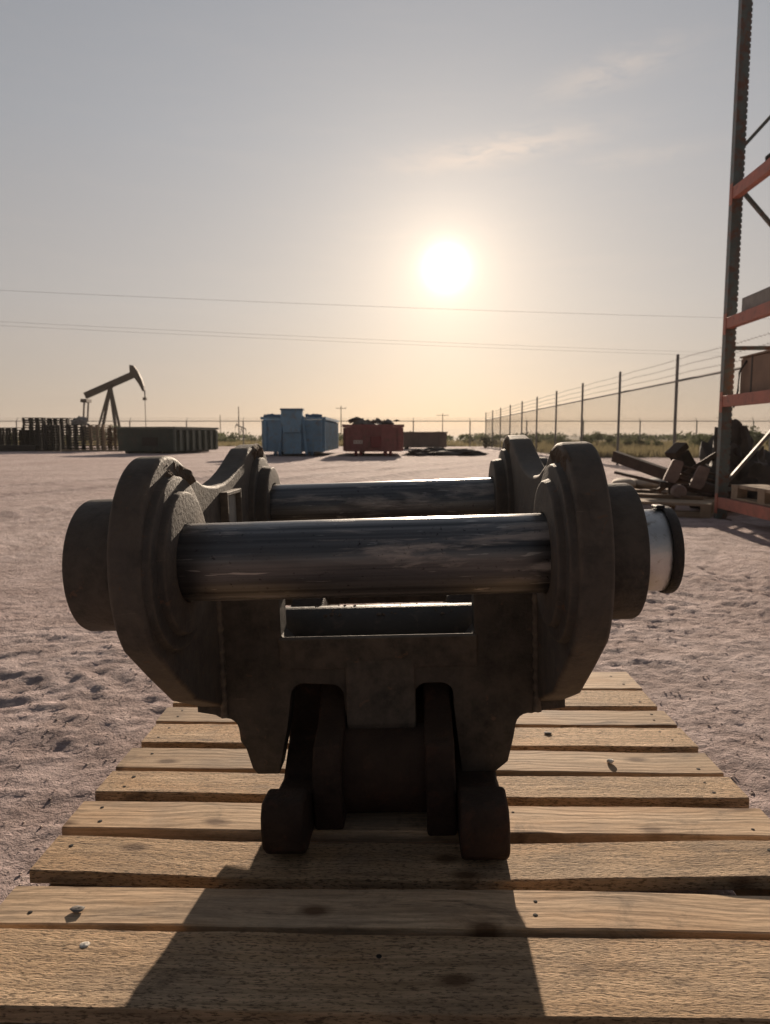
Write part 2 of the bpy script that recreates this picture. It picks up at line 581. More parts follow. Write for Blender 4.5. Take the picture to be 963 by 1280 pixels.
MAT = {
    'ground': ground_mat(),
    'steel': simple('dark_painted_steel', (0.038, 0.0345, 0.032), 0.60, 0.0, 0.40, 7.0, 0.25, 160, spots=(0.072, 0.063, 0.055),
                    spotfac=(0.5, 0.72), dust=0.42, dustcol=(0.20, 0.160, 0.125), spec=0.3, edge=(0.15, 0.125, 0.10)),
    'steel_dusty': simple('dusty_painted_steel', (0.070, 0.064, 0.059), 0.64, 0.0, 0.35, 9.0, 0.22, 150, spots=(0.125, 0.106, 0.088),
                          spotfac=(0.46, 0.74), dust=0.55, dustcol=(0.140, 0.108, 0.080), spec=0.3, edge=(0.21, 0.165, 0.125)),
    'rust': simple('rusty_jaw_steel', (0.035, 0.021, 0.016), 0.7, 0.0, 0.5, 9.0, 0.5, 120, spots=(0.075, 0.034, 0.022), dust=0.3, dustcol=(.15, .11, .08), spec=0.25),
    'cylinder': simple('dull_cylinder_steel', (0.045, 0.041, 0.038), 0.62, 0.0, 0.3, 12, 0.2, 160, spots=(0.085, 0.07, 0.058), spec=0.5),
    'pin': pin_mat(),
    'chrome': simple('bare_pin_end', (0.62, 0.62, 0.62), 0.32, 0.85, 0.2, 14, 0.15, 200, spots=(0.30, 0.26, 0.22), dust=0.2),
    'black': simple('black_steel', (0.018, 0.016, 0.015), 0.5, 0.2, 0.4, 20, 0.3, 200, dust=0.3),
    'dirt': simple('caked_dirt', (0.135, 0.098, 0.068), 0.95, 0, 0.35, 30, 0.8, 160),
    'plate': simple('pale_plate', (0.42, 0.41, 0.38), 0.5, 0.4, 0.3, 25, 0.1, 100),
    'wood_a': wood_mat('rough_sawn_pine', (0.58, 0.385, 0.225), (0.77, 0.55, 0.355), True),
    'wood_b': wood_mat('planed_pine', (0.61, 0.42, 0.265), (0.79, 0.585, 0.395), False),
    'nail': simple('nail_head', (0.03, 0.026, 0.024), 0.85, 0.0, 0.3, 60, spec=0.15),
    'wood_old': simple('weathered_wood', (0.36, 0.27, 0.19), 0.85, 0, 0.35, 4, 0.3, 40, spots=(0.2, 0.15, 0.11)),
    'wood_dark': simple('dark_stained_wood', (0.042, 0.037, 0.033), 0.85, 0, 0.4, 3, 0.3, 40, spots=(0.085, 0.066, 0.052)),
    'wood_brown': simple('brown_old_wood', (0.20, 0.135, 0.09), 0.85, 0, 0.35, 3, 0.3, 40, spots=(0.09, 0.07, 0.055)),
    'galv': simple('galvanised_pipe', (0.24, 0.235, 0.225), 0.72, 0.25, 0.2, 10),
    'wire': simple('galvanised_wire', (0.16, 0.155, 0.148), 0.75, 0.2, 0.15, 10),
    'cable': simple('line_conductor', (0.34, 0.31, 0.29), 0.6, 0.3, 0.1, 1),
    'pole': simple('pole_wood', (0.13, 0.095, 0.07), 0.9, 0, 0.3, 2),
    'rack_green': simple('rack_green_paint', (0.115, 0.150, 0.152), 0.5, 0.1, 0.3, 5, 0.1, 60, spots=(0.16, 0.085, 0.062), spotfac=(0.46, 0.62), dust=0.3),
    'rack_rust': simple('rack_rusted_paint', (0.13, 0.055, 0.045), 0.6, 0.0, 0.35, 5, 0.15, 60, spots=(0.06, 0.06, 0.058), dust=0.25),
    'orange': simple('orange_beam_paint', (0.45, 0.155, 0.110), 0.55, 0.0, 0.25, 5, 0.08, 60, spots=(0.24, 0.095, 0.07), spotfac=(0.54, 0.70), dust=0.35),
    'white_mark': simple('white_scuff', (0.7, 0.62, 0.55), 0.7, 0, 0.15, 20),
    'carton': simple('brown_carton', (0.27, 0.185, 0.135), 0.85, 0, 0.2, 4, 0.1, 30),
    'strap': simple('dark_strap', (0.04, 0.035, 0.03), 0.6, 0, 0.2, 30),
    'concrete': simple('grey_block', (0.30, 0.285, 0.265), 0.9, 0, 0.25, 8, 0.3, 60),
    'sack': simple('pale_sack', (0.50, 0.42, 0.34), 0.9, 0, 0.2, 8, 0.3, 60),
    'tarp': simple('dark_tarp', (0.035, 0.03, 0.028), 0.6, 0, 0.4, 5, 0.3, 20, dust=0.25),
    'rust_beam': simple('rusty_channel', (0.065, 0.046, 0.038), 0.8, 0.1, 0.4, 6, 0.3, 60, spots=(0.10, 0.062, 0.045), dust=0.15),
    'cast': simple('pinkish_worn_casting', (0.22, 0.165, 0.15), 0.8, 0.1, 0.3, 8, 0.3, 50),
    'blue': simple('blue_container_paint', (0.20, 0.37, 0.53), 0.55, 0, 0.22, 1.6, 0.1, 10, spots=(0.22, 0.25, 0.27), spotfac=(0.52, 0.68), dust=0.25),
    'blue_dark': simple('dark_blue_paint', (0.09, 0.18, 0.30), 0.55, 0, 0.2, 2),
    'red': simple('red_container_paint', (0.31, 0.112, 0.108), 0.6, 0, 0.25, 1.6, 0.1, 10, spots=(0.20, 0.10, 0.08), spotfac=(0.5, 0.66), dust=0.2),
    'red_dark': simple('dark_red_paint', (0.24, 0.05, 0.05), 0.6, 0, 0.2, 2),
    'green': simple('dark_green_container', (0.045, 0.062, 0.052), 0.6, 0, 0.3, 1.0, 0.1, 10, spots=(0.09, 0.075, 0.06), dust=0.2),
    'green_pale': simple('pale_green_rib', (0.11, 0.125, 0.105), 0.6, 0, 0.3, 2),  # paler green for the ribs, rims and corner post
    'debris': simple('scrap_debris', (0.14, 0.115, 0.10), 0.9, 0, 0.5, 2, 0.4, 12),
    'brown_box': simple('brown_bin_paint', (0.19, 0.14, 0.115), 0.7, 0, 0.25, 1.5),
    'mound': simple('dark_gravel', (0.075, 0.062, 0.058), 0.95, 0, 0.45, 5, 0.6, 12),
    'pump': simple('pumpjack_steel', (0.095, 0.062, 0.050), 0.7, 0.1, 0.3, 0.5),
    'leaf': leaf_mat('scrub_leaf', (0.095, 0.105, 0.060)),
    'leaf_grey': leaf_mat('grey_scrub_leaf', (0.14, 0.135, 0.105)),
    'grass': leaf_mat('dry_grass', (0.21, 0.18, 0.105)),
    'twig': simple('twig_bark', (0.11, 0.08, 0.06), 0.9),
    'pebble': simple('caliche_stone', (0.50, 0.40, 0.345), 0.95, 0, 0.35, 12, 0.4, 80),
    'white_stone': simple('white_stone', (0.72, 0.68, 0.62), 0.85, 0, 0.2, 60, 0.4, 200),
    'chip': simple('grey_wood_chip', (0.16, 0.14, 0.125), 0.8, 0, 0.3, 60),
}


# ------------------------------------------------------------------ ground
def vnoise(x, y, seed):
    ix, iy = np.floor(x), np.floor(y)
    fx, fy = x - ix, y - iy
    fx = fx * fx * fx * (fx * (fx * 6 - 15) + 10)
    fy = fy * fy * fy * (fy * (fy * 6 - 15) + 10)

    def h(a, c):
        s = np.sin(a * 127.1 + c * 311.7 + seed * 74.7) * 43758.5453
        return s - np.floor(s)
    return (h(ix, iy) * (1 - fx) + h(ix + 1, iy) * fx) * (1 - fy) + (h(ix, iy + 1) * (1 - fx) + h(ix + 1, iy + 1) * fx) * fy - 0.5


def gheight(x, y):
    x, y = np.asarray(x, float), np.asarray(y, float)
    d = np.hypot(x, y)
    ca, sa = 0.83, 0.56
    u, w = x * ca - y * sa, x * sa + y * ca
    near = np.clip(1 - (d - 7) / 24, 0.0, 1)
    h = 0.035 * vnoise(u * 0.7, w * 0.7, 1)
    # scuffed clods and prints: patches of broken crust between smoother spots
    pat = np.clip(0.55 + 1.5 * vnoise(u * 0.9, w * 0.9, 12), 0.12, 1.25)
    wx = u + 0.10 * vnoise(u * 4, w * 4, 21)
    wy = w + 0.10 * vnoise(u * 4, w * 4, 22)
    h = h + near * 0.012 * vnoise(wx * 2.6, wy * 2.6, 2)
    r1 = 1 - 2.6 * np.abs(vnoise(wx * 6.0, wy * 7.5, 3))
    r2 = 1 - 2.6 * np.abs(vnoise(wx * 13.0, wy * 16.0, 4))
    h = h + near * pat * (0.007 * np.maximum(r1, -0.3) + 0.0045 * np.maximum(r2, -0.3))
    st_ = vnoise(wx * 9, wy * 11, 14)
    h = h + near * pat * 0.0045 * np.clip((st_ - 0.08) * 5, 0, 1)
    h = h + near * (0.4 + pat) * 0.0068 * vnoise(wx * 26, wy * 26, 5)
    h = h + near * 0.0075 * vnoise(u * 52, w * 52, 8)
    # wheel ruts sweeping across the yard on the left and in the middle distance
    for (x0, k, cv, a) in ((-2.9, 0.16, 0.012, 0.024), (-4.4, 0.16, 0.012, 0.024), (2.1, -0.06, 0.010, 0.018), (3.6, -0.06, 0.010, 0.016), (-7.5, 0.42, 0.0, 0.03), (-9.2, 0.42, 0.0, 0.03)):
        c = x - (x0 + k * (y - 4) + cv * (y - 4) ** 2)
        rut = -np.exp(-(c / 0.17) ** 2) + 0.6 * np.exp(-((np.abs(c) - 0.30) / 0.10) ** 2)
        tread = 1 + 0.15 * np.sin((y + np.abs(c) * 0.9) * 2 * np.pi / 0.11)
        h = h + 1.3 * a * rut * tread * np.clip(1 - (d - 14) / 20, 0.25, 1)
    h = h * np.clip(1 - (d - 60) / 60, 0, 1)
    # keep the strip under the pallet trodden flat
    mpal = np.clip((np.maximum(np.abs(x - 0.066) - 0.62, np.maximum(0.7 - y, y - 2.1))) / 0.12, 0, 1)
    h = h * mpal - 0.008 * (1 - mpal) - 0.010
    return h


def axis_steps(start, stop, s0, growth, smax):
    out, p, s = [], start, s0
    while p < stop:
        out.append(p)
        p += s
        s = min(s * growth, smax)
    out.append(stop)
    return out


xs_p = list(np.arange(0.01, 3.0, 0.020)) + axis_steps(3.0, 2200, 0.020, 1.03, 240)
xs = np.array([-v for v in xs_p[::-1]] + xs_p)
ys = np.array([-900, -300, -90, -30, -10, -4, -1.5, -0.5, 0.1] + list(np.arange(0.35, 3.0, 0.016)) + axis_steps(3.0, 2600, 0.016, 1.0125, 260))
gx, gy = np.meshgrid(xs, ys)
gz = gheight(gx, gy)
nx, ny = len(xs), len(ys)
co = np.stack([gx, gy, gz], -1).reshape(-1, 3)
idx = np.arange(nx * ny).reshape(ny, nx)
quads = np.stack([idx[:-1, :-1], idx[:-1, 1:], idx[1:, 1:], idx[1:, :-1]], -1).reshape(-1, 4)
me = bpy.data.meshes.new('ground')
me.vertices.add(len(co))
me.vertices.foreach_set('co', co.ravel())
me.loops.add(quads.size)
me.loops.foreach_set('vertex_index', quads.ravel().astype(np.int32))
me.polygons.add(len(quads))
me.polygons.foreach_set('loop_start', np.arange(0, quads.size, 4, dtype=np.int32))
me.polygons.foreach_set('loop_total', np.full(len(quads), 4, dtype=np.int32))
me.materials.append(MAT['ground'])
me.update(calc_edges=True)
me.shade_smooth()
ground = bpy.data.objects.new('ground', me)
col.objects.link(ground)
tag(ground, kind='structure')


def gz1(x, y):
    return float(gheight(np.array([x]), np.array([y]))[0])


def rock(mb, c, r, seed):
    """small angular stone"""
    q = random.Random(seed)
    pts = []
    for (x, y, z) in ((1, 0, 0), (-1, 0, 0), (0, 1, 0), (0, -1, 0), (0, 0, 1), (0, 0, -1)):
        k = r * q.uniform(0.6, 1.2)
        pts.append((c[0] + x * k + q.uniform(-.2, .2) * r, c[1] + y * k + q.uniform(-.2, .2) * r, c[2] + z * k * 0.5))
    mb.add(pts, [(0, 2, 4), (2, 1, 4), (1, 3, 4), (3, 0, 4), (2, 0, 5), (1, 2, 5), (3, 1, 5), (0, 3, 5)])


mb = MB()
for i in range(26000):
    y = 0.9 + (rnd.random() ** 2.0) * 11
    x = rnd.uniform(-1, 1) * (0.9 + y * 0.62)
    if abs(x - .066) < 0.66 and 0.7 < y < 2.15:
        continue
    r = 0.0016 + 0.0042 * rnd.random() ** 4
    rock(mb, (x, y, gz1(x, y) + r * 0.2), r, i)
gr = mb.build('gravel', MAT['pebble'])
tag(gr, 'small pale stones and clods strewn over the dusty yard ground', 'gravel', kind='stuff')

# ------------------------------------------------------------------ the pallet in front
PZ = 0.14
YAW_P = R(-1.15)
pal = empty('wooden_pallet', (0.066, 1.35, 0), (0, 0, YAW_P))
tag(pal, 'new pale pine pallet on the ground carrying the steel coupler', 'pallet')


def ydepth(py):
    return G(481.5, py, PZ).y - 1.35


fronts = [1268, 1160, 1097, 1040, 995, 963, 931, 904, 881, 859, 838]
fy = [ydepth(v) for v in fronts]
PW = 1.222
THK = 0.021
for i in range(10):
    y0, y1 = fy[i], fy[i + 1] - (.0136, .030, .028, .032, .018, .026, .018, .026, .013, 0)[i]
    q = random.Random(40 + i)
    n = 40
    ext_l, ext_r = q.uniform(-.008, .008), q.uniform(-.008, .008)
    sag = [0.0015, -0.001, 0.004, 0.0, 0.002, 0, 0.001, 0, 0, 0][i]
    V, F = [], []
    sd = q.uniform(0, 50)
    for k in range(n + 1):
        t = k / n
        x = -PW / 2 + ext_l + t * (PW - ext_l + ext_r)
        j0 = 0.0022 * mnoise.noise((x * 6, sd, 0)) + 0.0012 * mnoise.noise((x * 30, sd, 3))
        j1 = 0.0022 * mnoise.noise((x * 6, sd, 9)) + 0.0012 * mnoise.noise((x * 30, sd, 13))
        zb = 0.0025 * mnoise.noise((x * 3, sd, 5)) + sag * math.cos(t * math.pi * 2) + q.uniform(-.0003, .0003)
        if i == 2:
            zb += 0.006 * (t - 0.15) ** 2 - 0.012 * math.exp(-((t - 0.28) / 0.12) ** 2) * 0.4
        e0 = 0.0018 + 0.0008 * mnoise.noise((x * 25, sd, 20))
        w = y1 - y0
        V += [(x, y0 + j0, zb - THK), (x, y0 + j0, zb - e0), (x, y0 + j0 + e0, zb), (x, y0 + w * .35, zb + 0.0006 * mnoise.noise((x * 9, sd, 30))),
              (x, y0 + w * .7, zb + 0.0006 * mnoise.noise((x * 9, sd, 31))), (x, y1 + j1 - e0, zb), (x, y1 + j1, zb - e0), (x, y1 + j1, zb - THK)]
    for k in range(n):
        for a in range(8):
            c = (a + 1) % 8
            F.append((k * 8 + a, (k + 1) * 8 + a, (k + 1) * 8 + c, k * 8 + c))
    F.append(list(range(8)))
    F.append([n * 8 + a for a in range(8)][::-1])
    cy = (y0 + y1) / 2
    m = MB()
    m.add([(v[0], v[1] - cy, v[2]) for v in V], F)
    o = m.build('board', MAT['wood_a'] if i % 2 == 0 else MAT['wood_b'], pal, smooth=35, loc=(0, cy, PZ))
    # nail heads over the four stringers
    for xn in (-0.565, -0.075, 0.155, 0.565):
        for f in (0.28, 0.72):
            if q.random() < (0.15 if abs(xn) > .4 else .55):
                continue
            nx_ = xn + q.uniform(-.012, .012)
            ny_ = (y1 - y0) * (f - 0.5) + q.uniform(-.008, .008)
            nm = MB()
            r0 = q.uniform(.0028, .0042)
            nm.lathe([(-.004, r0 * .9), (0.0004, r0), (0.0007, r0 * .7)], 'z', 10)
            t = (nx_ + PW / 2) / PW
            k = min(n, max(0, round(t * n)))
            nm.build('nail', MAT['nail'], o, smooth=40, loc=(nx_, ny_, V[k * 8 + 3][2]))
for xs_ in (-0.565, -0.075, 0.155, 0.565):
    m = MB()
    m.box((-0.019, fy[0] + .006, 0.018), (0.019, fy[10] - .02, PZ - THK - 0.0045))
    m.build('stringer', MAT['wood_old'], pal, bevel=.002, loc=(xs_, 0, 0))
for k, yb in enumerate((fy[0] + .06, 0.1, fy[10] - .08)):
    m = MB()
    m.box((-PW / 2, -.045, 0), (PW / 2, .045, 0.0175))
    m.build('bottom_board', MAT['wood_old'], pal, loc=(0, yb, 0))

# ------------------------------------------------------------------ the excavator coupler
cp = empty('excavator_coupler', (-0.013, 1.05, PZ), (0, R(-2.0), R(-2.5)))
tag(cp, 'dark steel excavator quick coupler with two worn cross pins standing on the pallet', 'coupler')
HP = 0.4915           # front pin height over the boards
SR, HR = 0.60, 0.512  # rear pin: distance behind the front pin, height
TI, TO = 0.284, 0.330


def ear_profile():
    pr = []
    # over the front lobe from the chamfer, round the front, to the saddle
    for k in range(0, 33):
        a = R(222) - R(222 - 52) * k / 32
        pr.append((0.137 * math.cos(a) if math.cos(a) < 0 else 0.16 * math.cos(a), HP + 0.16 * math.sin(a)))
    for s, h in ((.135, .1165), (.165, .107), (.20, .102), (.25, .0985), (.30, .1005), (.35, .108), (.40, .120), (.45, .136), (.49, .151), (.525, .163)):
        pr.append((s, HP + h))
    for k in range(0, 21):
        a = R(105) - R(105 + 50) * k / 20
        pr.append((SR + 0.155 * math.cos(a), HR - .005 + 0.155 * math.sin(a)))
    pr += [(.66, .33), (.50, .24), (.30, HP - .318), (.24, HP - .318), (.065, HP - .238), (-.03, HP - .165)]
    return pr


for sgn in (-1, 1):
    m = MB()
    a0, a1 = sorted((sgn * TI, sgn * TO))
    m.prism(ear_profile(), 'x', a0, a1)
    ear = m.build('ear_plate', MAT['steel_dusty'], cp, smooth=30, bevel=.0065, seg=3)
    # stepped inner collars
    for (yc, zc, face, big) in ((0, HP, .262, .130), (SR, HR, .250, .120)):
        fl = TI - .011
        pf = [(TI + .004, big + .002), (TI - .0008, big + .0015), (TI - .003, big), (TI - .008, big - .001), (TI - .0100, big - .002), (fl, big - .0045),
              (fl, big - .019), (fl - .0006, big - .0215)]
        st = face
        pf += [(fl - (fl - st) * .5, big - .0235), (st + .0022, big - .0245), (st + .0006, big - .026), (st, big - .029), (st, .0600), (st + .001, .0586), (st + .02, .0584)]
        c2 = MB().lathe([(sgn * a, r) for a, r in pf], 'x', 72, (0, yc, zc), caps=False)
        if sgn > 0:
            c2.F = [f[::-1] for f in c2.F]
        c2.build('collar', MAT['steel_dusty'], cp, smooth=35)
        # outer bosses
        ol = (.410 if sgn < 0 else .386) if yc == 0 else .375
        c3 = MB().lathe([(sgn * (TO - .004), .0985), (sgn * (ol - .005), .0985), (sgn * (ol - .0015), .0968), (sgn * ol, .094), (sgn * ol, .064), (sgn * (ol - .008), .0635)],
                        'x', 72, (0, yc, zc))
        if sgn < 0:
            c3.F = [f[::-1] for f in c3.F]
        c3.build('outer_boss', MAT['steel'], cp, smooth=35)

# pins
m = MB().lathe([(-.402, .0560), (-.399, .0580), (.425, .0580), (.428, .056)], 'x', 96, (0, 0, HP))
front_pin = m.build('front_pin', MAT['pin'], cp, smooth=40)
m = MB().lathe([(.3862, .0592), (.4275, .0592), (.4285, .0585)], 'x', 80, (0, 0, HP))
m.build('bare_end', MAT['chrome'], front_pin, smooth=35)
m = MB().lathe([(.4282, .0575), (.4286, .0622), (.431, .0632), (.4405, .0632), (.4425, .0618), (.4435, .058), (.4435, .03), (.441, .028), (.441, .002)], 'x', 80, (0, 0, HP))
rg = m.build('retaining_ring', MAT['black'], front_pin, smooth=35)
m = MB().box((.420, -.012, HP + .0588), (.433, .012, HP + .0655))
m.build('lock_tab', MAT['black'], front_pin, bevel=.002)
m = MB().lathe([(-.37, .053), (-.368, .055), (.368, .055), (.37, .053)], 'x', 96, (0, SR, HR))
m.build('rear_pin', MAT['pin'], cp, smooth=40)

# transverse front plate with its window notch, two openings and legs
LB = HP - .318        # wing underside
YP0, YP1 = .205, .262


def arc(cx, cz, r, a0, a1, n=6):
    return [(cx + r * math.cos(R(a0 + (a1 - a0) * i / n)), cz + r * math.sin(R(a0 + (a1 - a0) * i / n))) for i in range(n + 1)]


pl = [(-.300, HP - .03), (-.172, HP - .03), (-.172, HP - .172), (-.156, HP - .190), (.160, HP - .190), (.174, HP - .172), (.174, HP - .03), (.300, HP - .03),
      (.300, LB + .04), (.3325, LB + .025), (.3325, LB + .003), (.300, LB), (.275, LB - .006)]
pl += arc(.268, LB - .030, .024, 75, 170, 5)[::-1][::-1]
pl += [(.240, LB - .05), (.229, .078), (.207, .060), (.146, .060), (.138, .14), (.134, .19)] + arc(.112, .205, .022, 0, 90, 5) + arc(.087, .205, .022, 90, 180, 5)
pl += [(.065, .15), (-.060, .15)] + arc(-.085, .205, .022, 0, 90, 5) + arc(-.135, .205, .025, 90, 180, 5)
pl += [(-.168, .15), (-.188, .060), (-.228, .060), (-.237, .072), (-.247, .11), (-.256, LB - .05)]
pl += arc(-.282, LB - .030, .024, 10, 105, 5)
pl += [(-.300, LB), (-.3325, LB + .006), (-.3325, LB + .03), (-.300, LB + .05)]
m = MB().prism(pl, 'y', YP0, YP1)
fp = m.build('front_plate', MAT['steel'], cp, smooth=30, bevel=.004, seg=2)
# lip across the plate
m = MB().prism([(YP0 - .007, HP - .178), (YP0 + .003, HP - .175), (YP0 + .006, HP - .240), (YP0 - .002, HP - .234)], 'x', -.176, .178)
m.build('lip', MAT['steel'], fp, bevel=.002)
for s in (-1, 1):
    pts = [(s * (TI - .001), YP0 - .001, HP - .05 - .27 * i / 40) for i in range(41)]
    MB().tube(pts, [.007 + .0022 * mnoise.noise((i * .9, s * 4, 2)) + .0012 * math.sin(i * 2.1) for i in range(41)], 7).build('weld_bead', MAT['steel_dusty'], cp, smooth=60)
# hydraulic cylinder lying behind the window
m = MB().lathe([(-.192, .040), (-.192, .054), (-.187, .056), (.190, .056), (.195, .054), (.195, .040)], 'x', 48, (0, .332, HP - .207))
cy = m.build('cross_cylinder', MAT['cylinder'], cp, smooth=35)
# crumbs of dirt caked on the cylinder
m = MB()
for i in range(60):
    t = rnd.uniform(-.135, .14)
    a = R(rnd.uniform(70, 125))
    rock(m, (t, .332 + .056 * math.cos(a), HP - .207 + .054 * math.sin(a)), rnd.uniform(.003, .008), 900 + i)
m.build('dirt_crust', MAT['dirt'], cy)['kind'] = 'stuff'
# jaw arms with feet
for s, x0, x1, dz in ((-1, -.180, -.112, .0060), (1, .132, .208, -.0068)):
    prof = [(.045, dz + .002), (.025, dz + .008), (.008, dz + .024), (.003, dz + .052), (.006, dz + .078), (.020, dz + .098), (.070, .100), (.115, .066), (.20, .056), (.268, .10), (.285, .24), (.30, .33), (.38, .35), (.46, .30),
            (.50, .18), (.44, .08), (.32, dz + .03), (.20, dz + .012), (.12, dz)]
    m = MB().prism(prof, 'x', x0, x1)
    m.build('jaw_arm', MAT['rust'], cp, smooth=30, bevel=.007, seg=3)
    xi0, xi1 = (-.110, -.060) if s < 0 else (.080, .130)
    prof = [(.098, dz + .004), (.090, .05), (.095, .11), (.118, .15), (.19, .165), (.225, .19), (.27, .23), (.28, .30), (.36, .30), (.40, .14), (.30, .02), (.16, dz + .002)]
    m = MB().prism(prof, 'x', xi0, xi1)
    m.build('jaw_plate', MAT['rust'], cp, smooth=30, bevel=.006, seg=3)
m = MB().lathe([(-.108, .06), (-.108, .075), (.128, .075), (.128, .06)], 'x', 48, (0, .19, .077))
m.build('jaw_tube', MAT['rust'], cp, smooth=40)
m = MB().prism([(.42, .006), (.445, .006), (.38, .33), (.36, .33)], 'x', -.150, .120)  # plate added behind the jaw to block light from the back
m.build('jaw_light_block', MAT['rust'], cp)
m = MB().prism([(.205, HP - .2), (.262, HP - .2), (.262, .14), (.19, .13), (.185, .16)], 'x', -.058, .066)
m.build('centre_web', MAT['steel'], cp, bevel=.004)
# rear hook plates that stand on the boards
for s in (-1, 1):
    prof = [(.40, .30), (.62, .36), (.74, .33), (.73, .18), (.70, .06), (.66, -s * .006 + .002), (.55, -s * .006 + .002), (.50, .05), (.47, .17)]
    m = MB().prism(prof, 'x', s * .15 + .005 - .02, s * .15 + .005 + .02)
    m.build('rear_hook', MAT['steel'], cp, smooth=30, bevel=.004)
m = MB().box((-.284, .52, .30), (.284, .575, .345))
m.build('rear_cross_bar', MAT['steel'], cp, bevel=.004)
# framed data plate on the inner side of the left ear
fr = MB()
for lo, hi in (((-TI - .001, .262, HP - .006), (-TI + .014, .270, HP + .085)), ((-TI - .001, .362, HP - .006), (-TI + .014, .370, HP + .085)),
               ((-TI - .001, .270, HP + .077), (-TI + .0138, .362, HP + .0848)), ((-TI - .001, .270, HP - .0058), (-TI + .0138, .362, HP + .002))):
    fr.box(lo, hi)
fo = fr.build('plate_frame', MAT['steel_dusty'], cp, bevel=.0015)
MB().box((-TI - .0005, .2705, HP + .0025), (-TI + .0035, .3615, HP + .0765)).build('data_plate', MAT['plate'], fo)
# dried mud caked on the shoulders of the ears


def mud_patch(sgn, yc, zc, a0, a1, r0, r1, thick, seed):
    V, F, na, nr = [], [], 110, 26
    for i in range(na + 1):
        t = i / na
        a = R(a0 + (a1 - a0) * t)
        for k in range(nr + 1):
            u = k / nr
            r = r0 + (r1 - r0) * u
            p = (math.cos(a) * r * 24, math.sin(a) * r * 24, seed)
            e = min(1, 5 * t, 5 * (1 - t), 4 * u, 4 * (1 - u))
            n = mnoise.fractal(Vector(p), .8, 2.1, 6)
            h = thick * (e * (.55 + 1.1 * n) - .30 * (1 - e) - .12)
            V.append((sgn * (TI - h), yc + math.cos(a) * r, zc + math.sin(a) * r))
    for i in range(na):
        for k in range(nr):
            q_ = i * (nr + 1) + k
            f = (q_, q_ + nr + 1, q_ + nr + 2, q_ + 1)
            F.append(f if sgn < 0 else f[::-1])
    return MB().add(V, F).build('dried_mud', MAT['dirt'], cp, smooth=70)


mud_patch(-1, 0, HP, 52, 104, .122, .1585, .012, 3)
mud_patch(-1, 0, HP, 66, 128, .098, .128, .007, 4)
mud_patch(-1, SR, HR, 60, 130, .112, .152, .007, 5)
mud_patch(1, 0, HP, 66, 118, .120, .1575, .006, 8)
mud_patch(1, SR, HR, 70, 120, .112, .150, .005, 11)

# small litter and a dark knot mark on the boards
def pebble_thing(name, px, py, r, mat, label, cat, flat=1.0, seed=1):
    g = G(px, py, PZ)
    mm = MB()
    q = random.Random(seed)
    seg, rings = 10, 6
    V, F = [], []
    for i in range(rings + 1):
        ph = math.pi * i / rings
        for k in range(seg):
            t = 2 * math.pi * k / seg
            rr = r * (1 + .35 * mnoise.noise((math.cos(t) * 1.3 + seed, math.sin(t) * 1.3, ph)))
            V.append((rr * math.sin(ph) * math.cos(t) * 1.3, rr * math.sin(ph) * math.sin(t), rr * math.cos(ph) * flat))
    for i in range(rings):
        for k in range(seg):
            k2 = (k + 1) % seg
            F.append((i * seg + k, (i + 1) * seg + k, (i + 1) * seg + k2, i * seg + k2))
    mm.add(V, F)
    zmin = min(v.z for v in mm.V)
    o = mm.build(name, mat, smooth=50, loc=(g.x, g.y, PZ + 0.0008 - zmin - .001))
    tag(o, label, cat)
    return o


pebble_thing('pebble', 763, 954, .0065, MAT['white_stone'], 'small white pebble lying on a pallet board right of the coupler', 'pebble', .6, 3)
pebble_thing('wood_chip', 97, 1138, .008, MAT['chip'], 'grey flake lying on the second board near the left edge', 'chip', .22, 5)
pebble_thing('pebble', 106, 1183, .006, MAT['white_stone'], 'whitish crumb lying on the front board at the lower left', 'pebble', .3, 8)
pebble_thing('knot', 685, 917, .007, MAT['chip'], 'dark clod built as a flat lump on a board by the right coupler leg', 'knot', .25, 9)  # flat lump standing in for a dark knot in the board

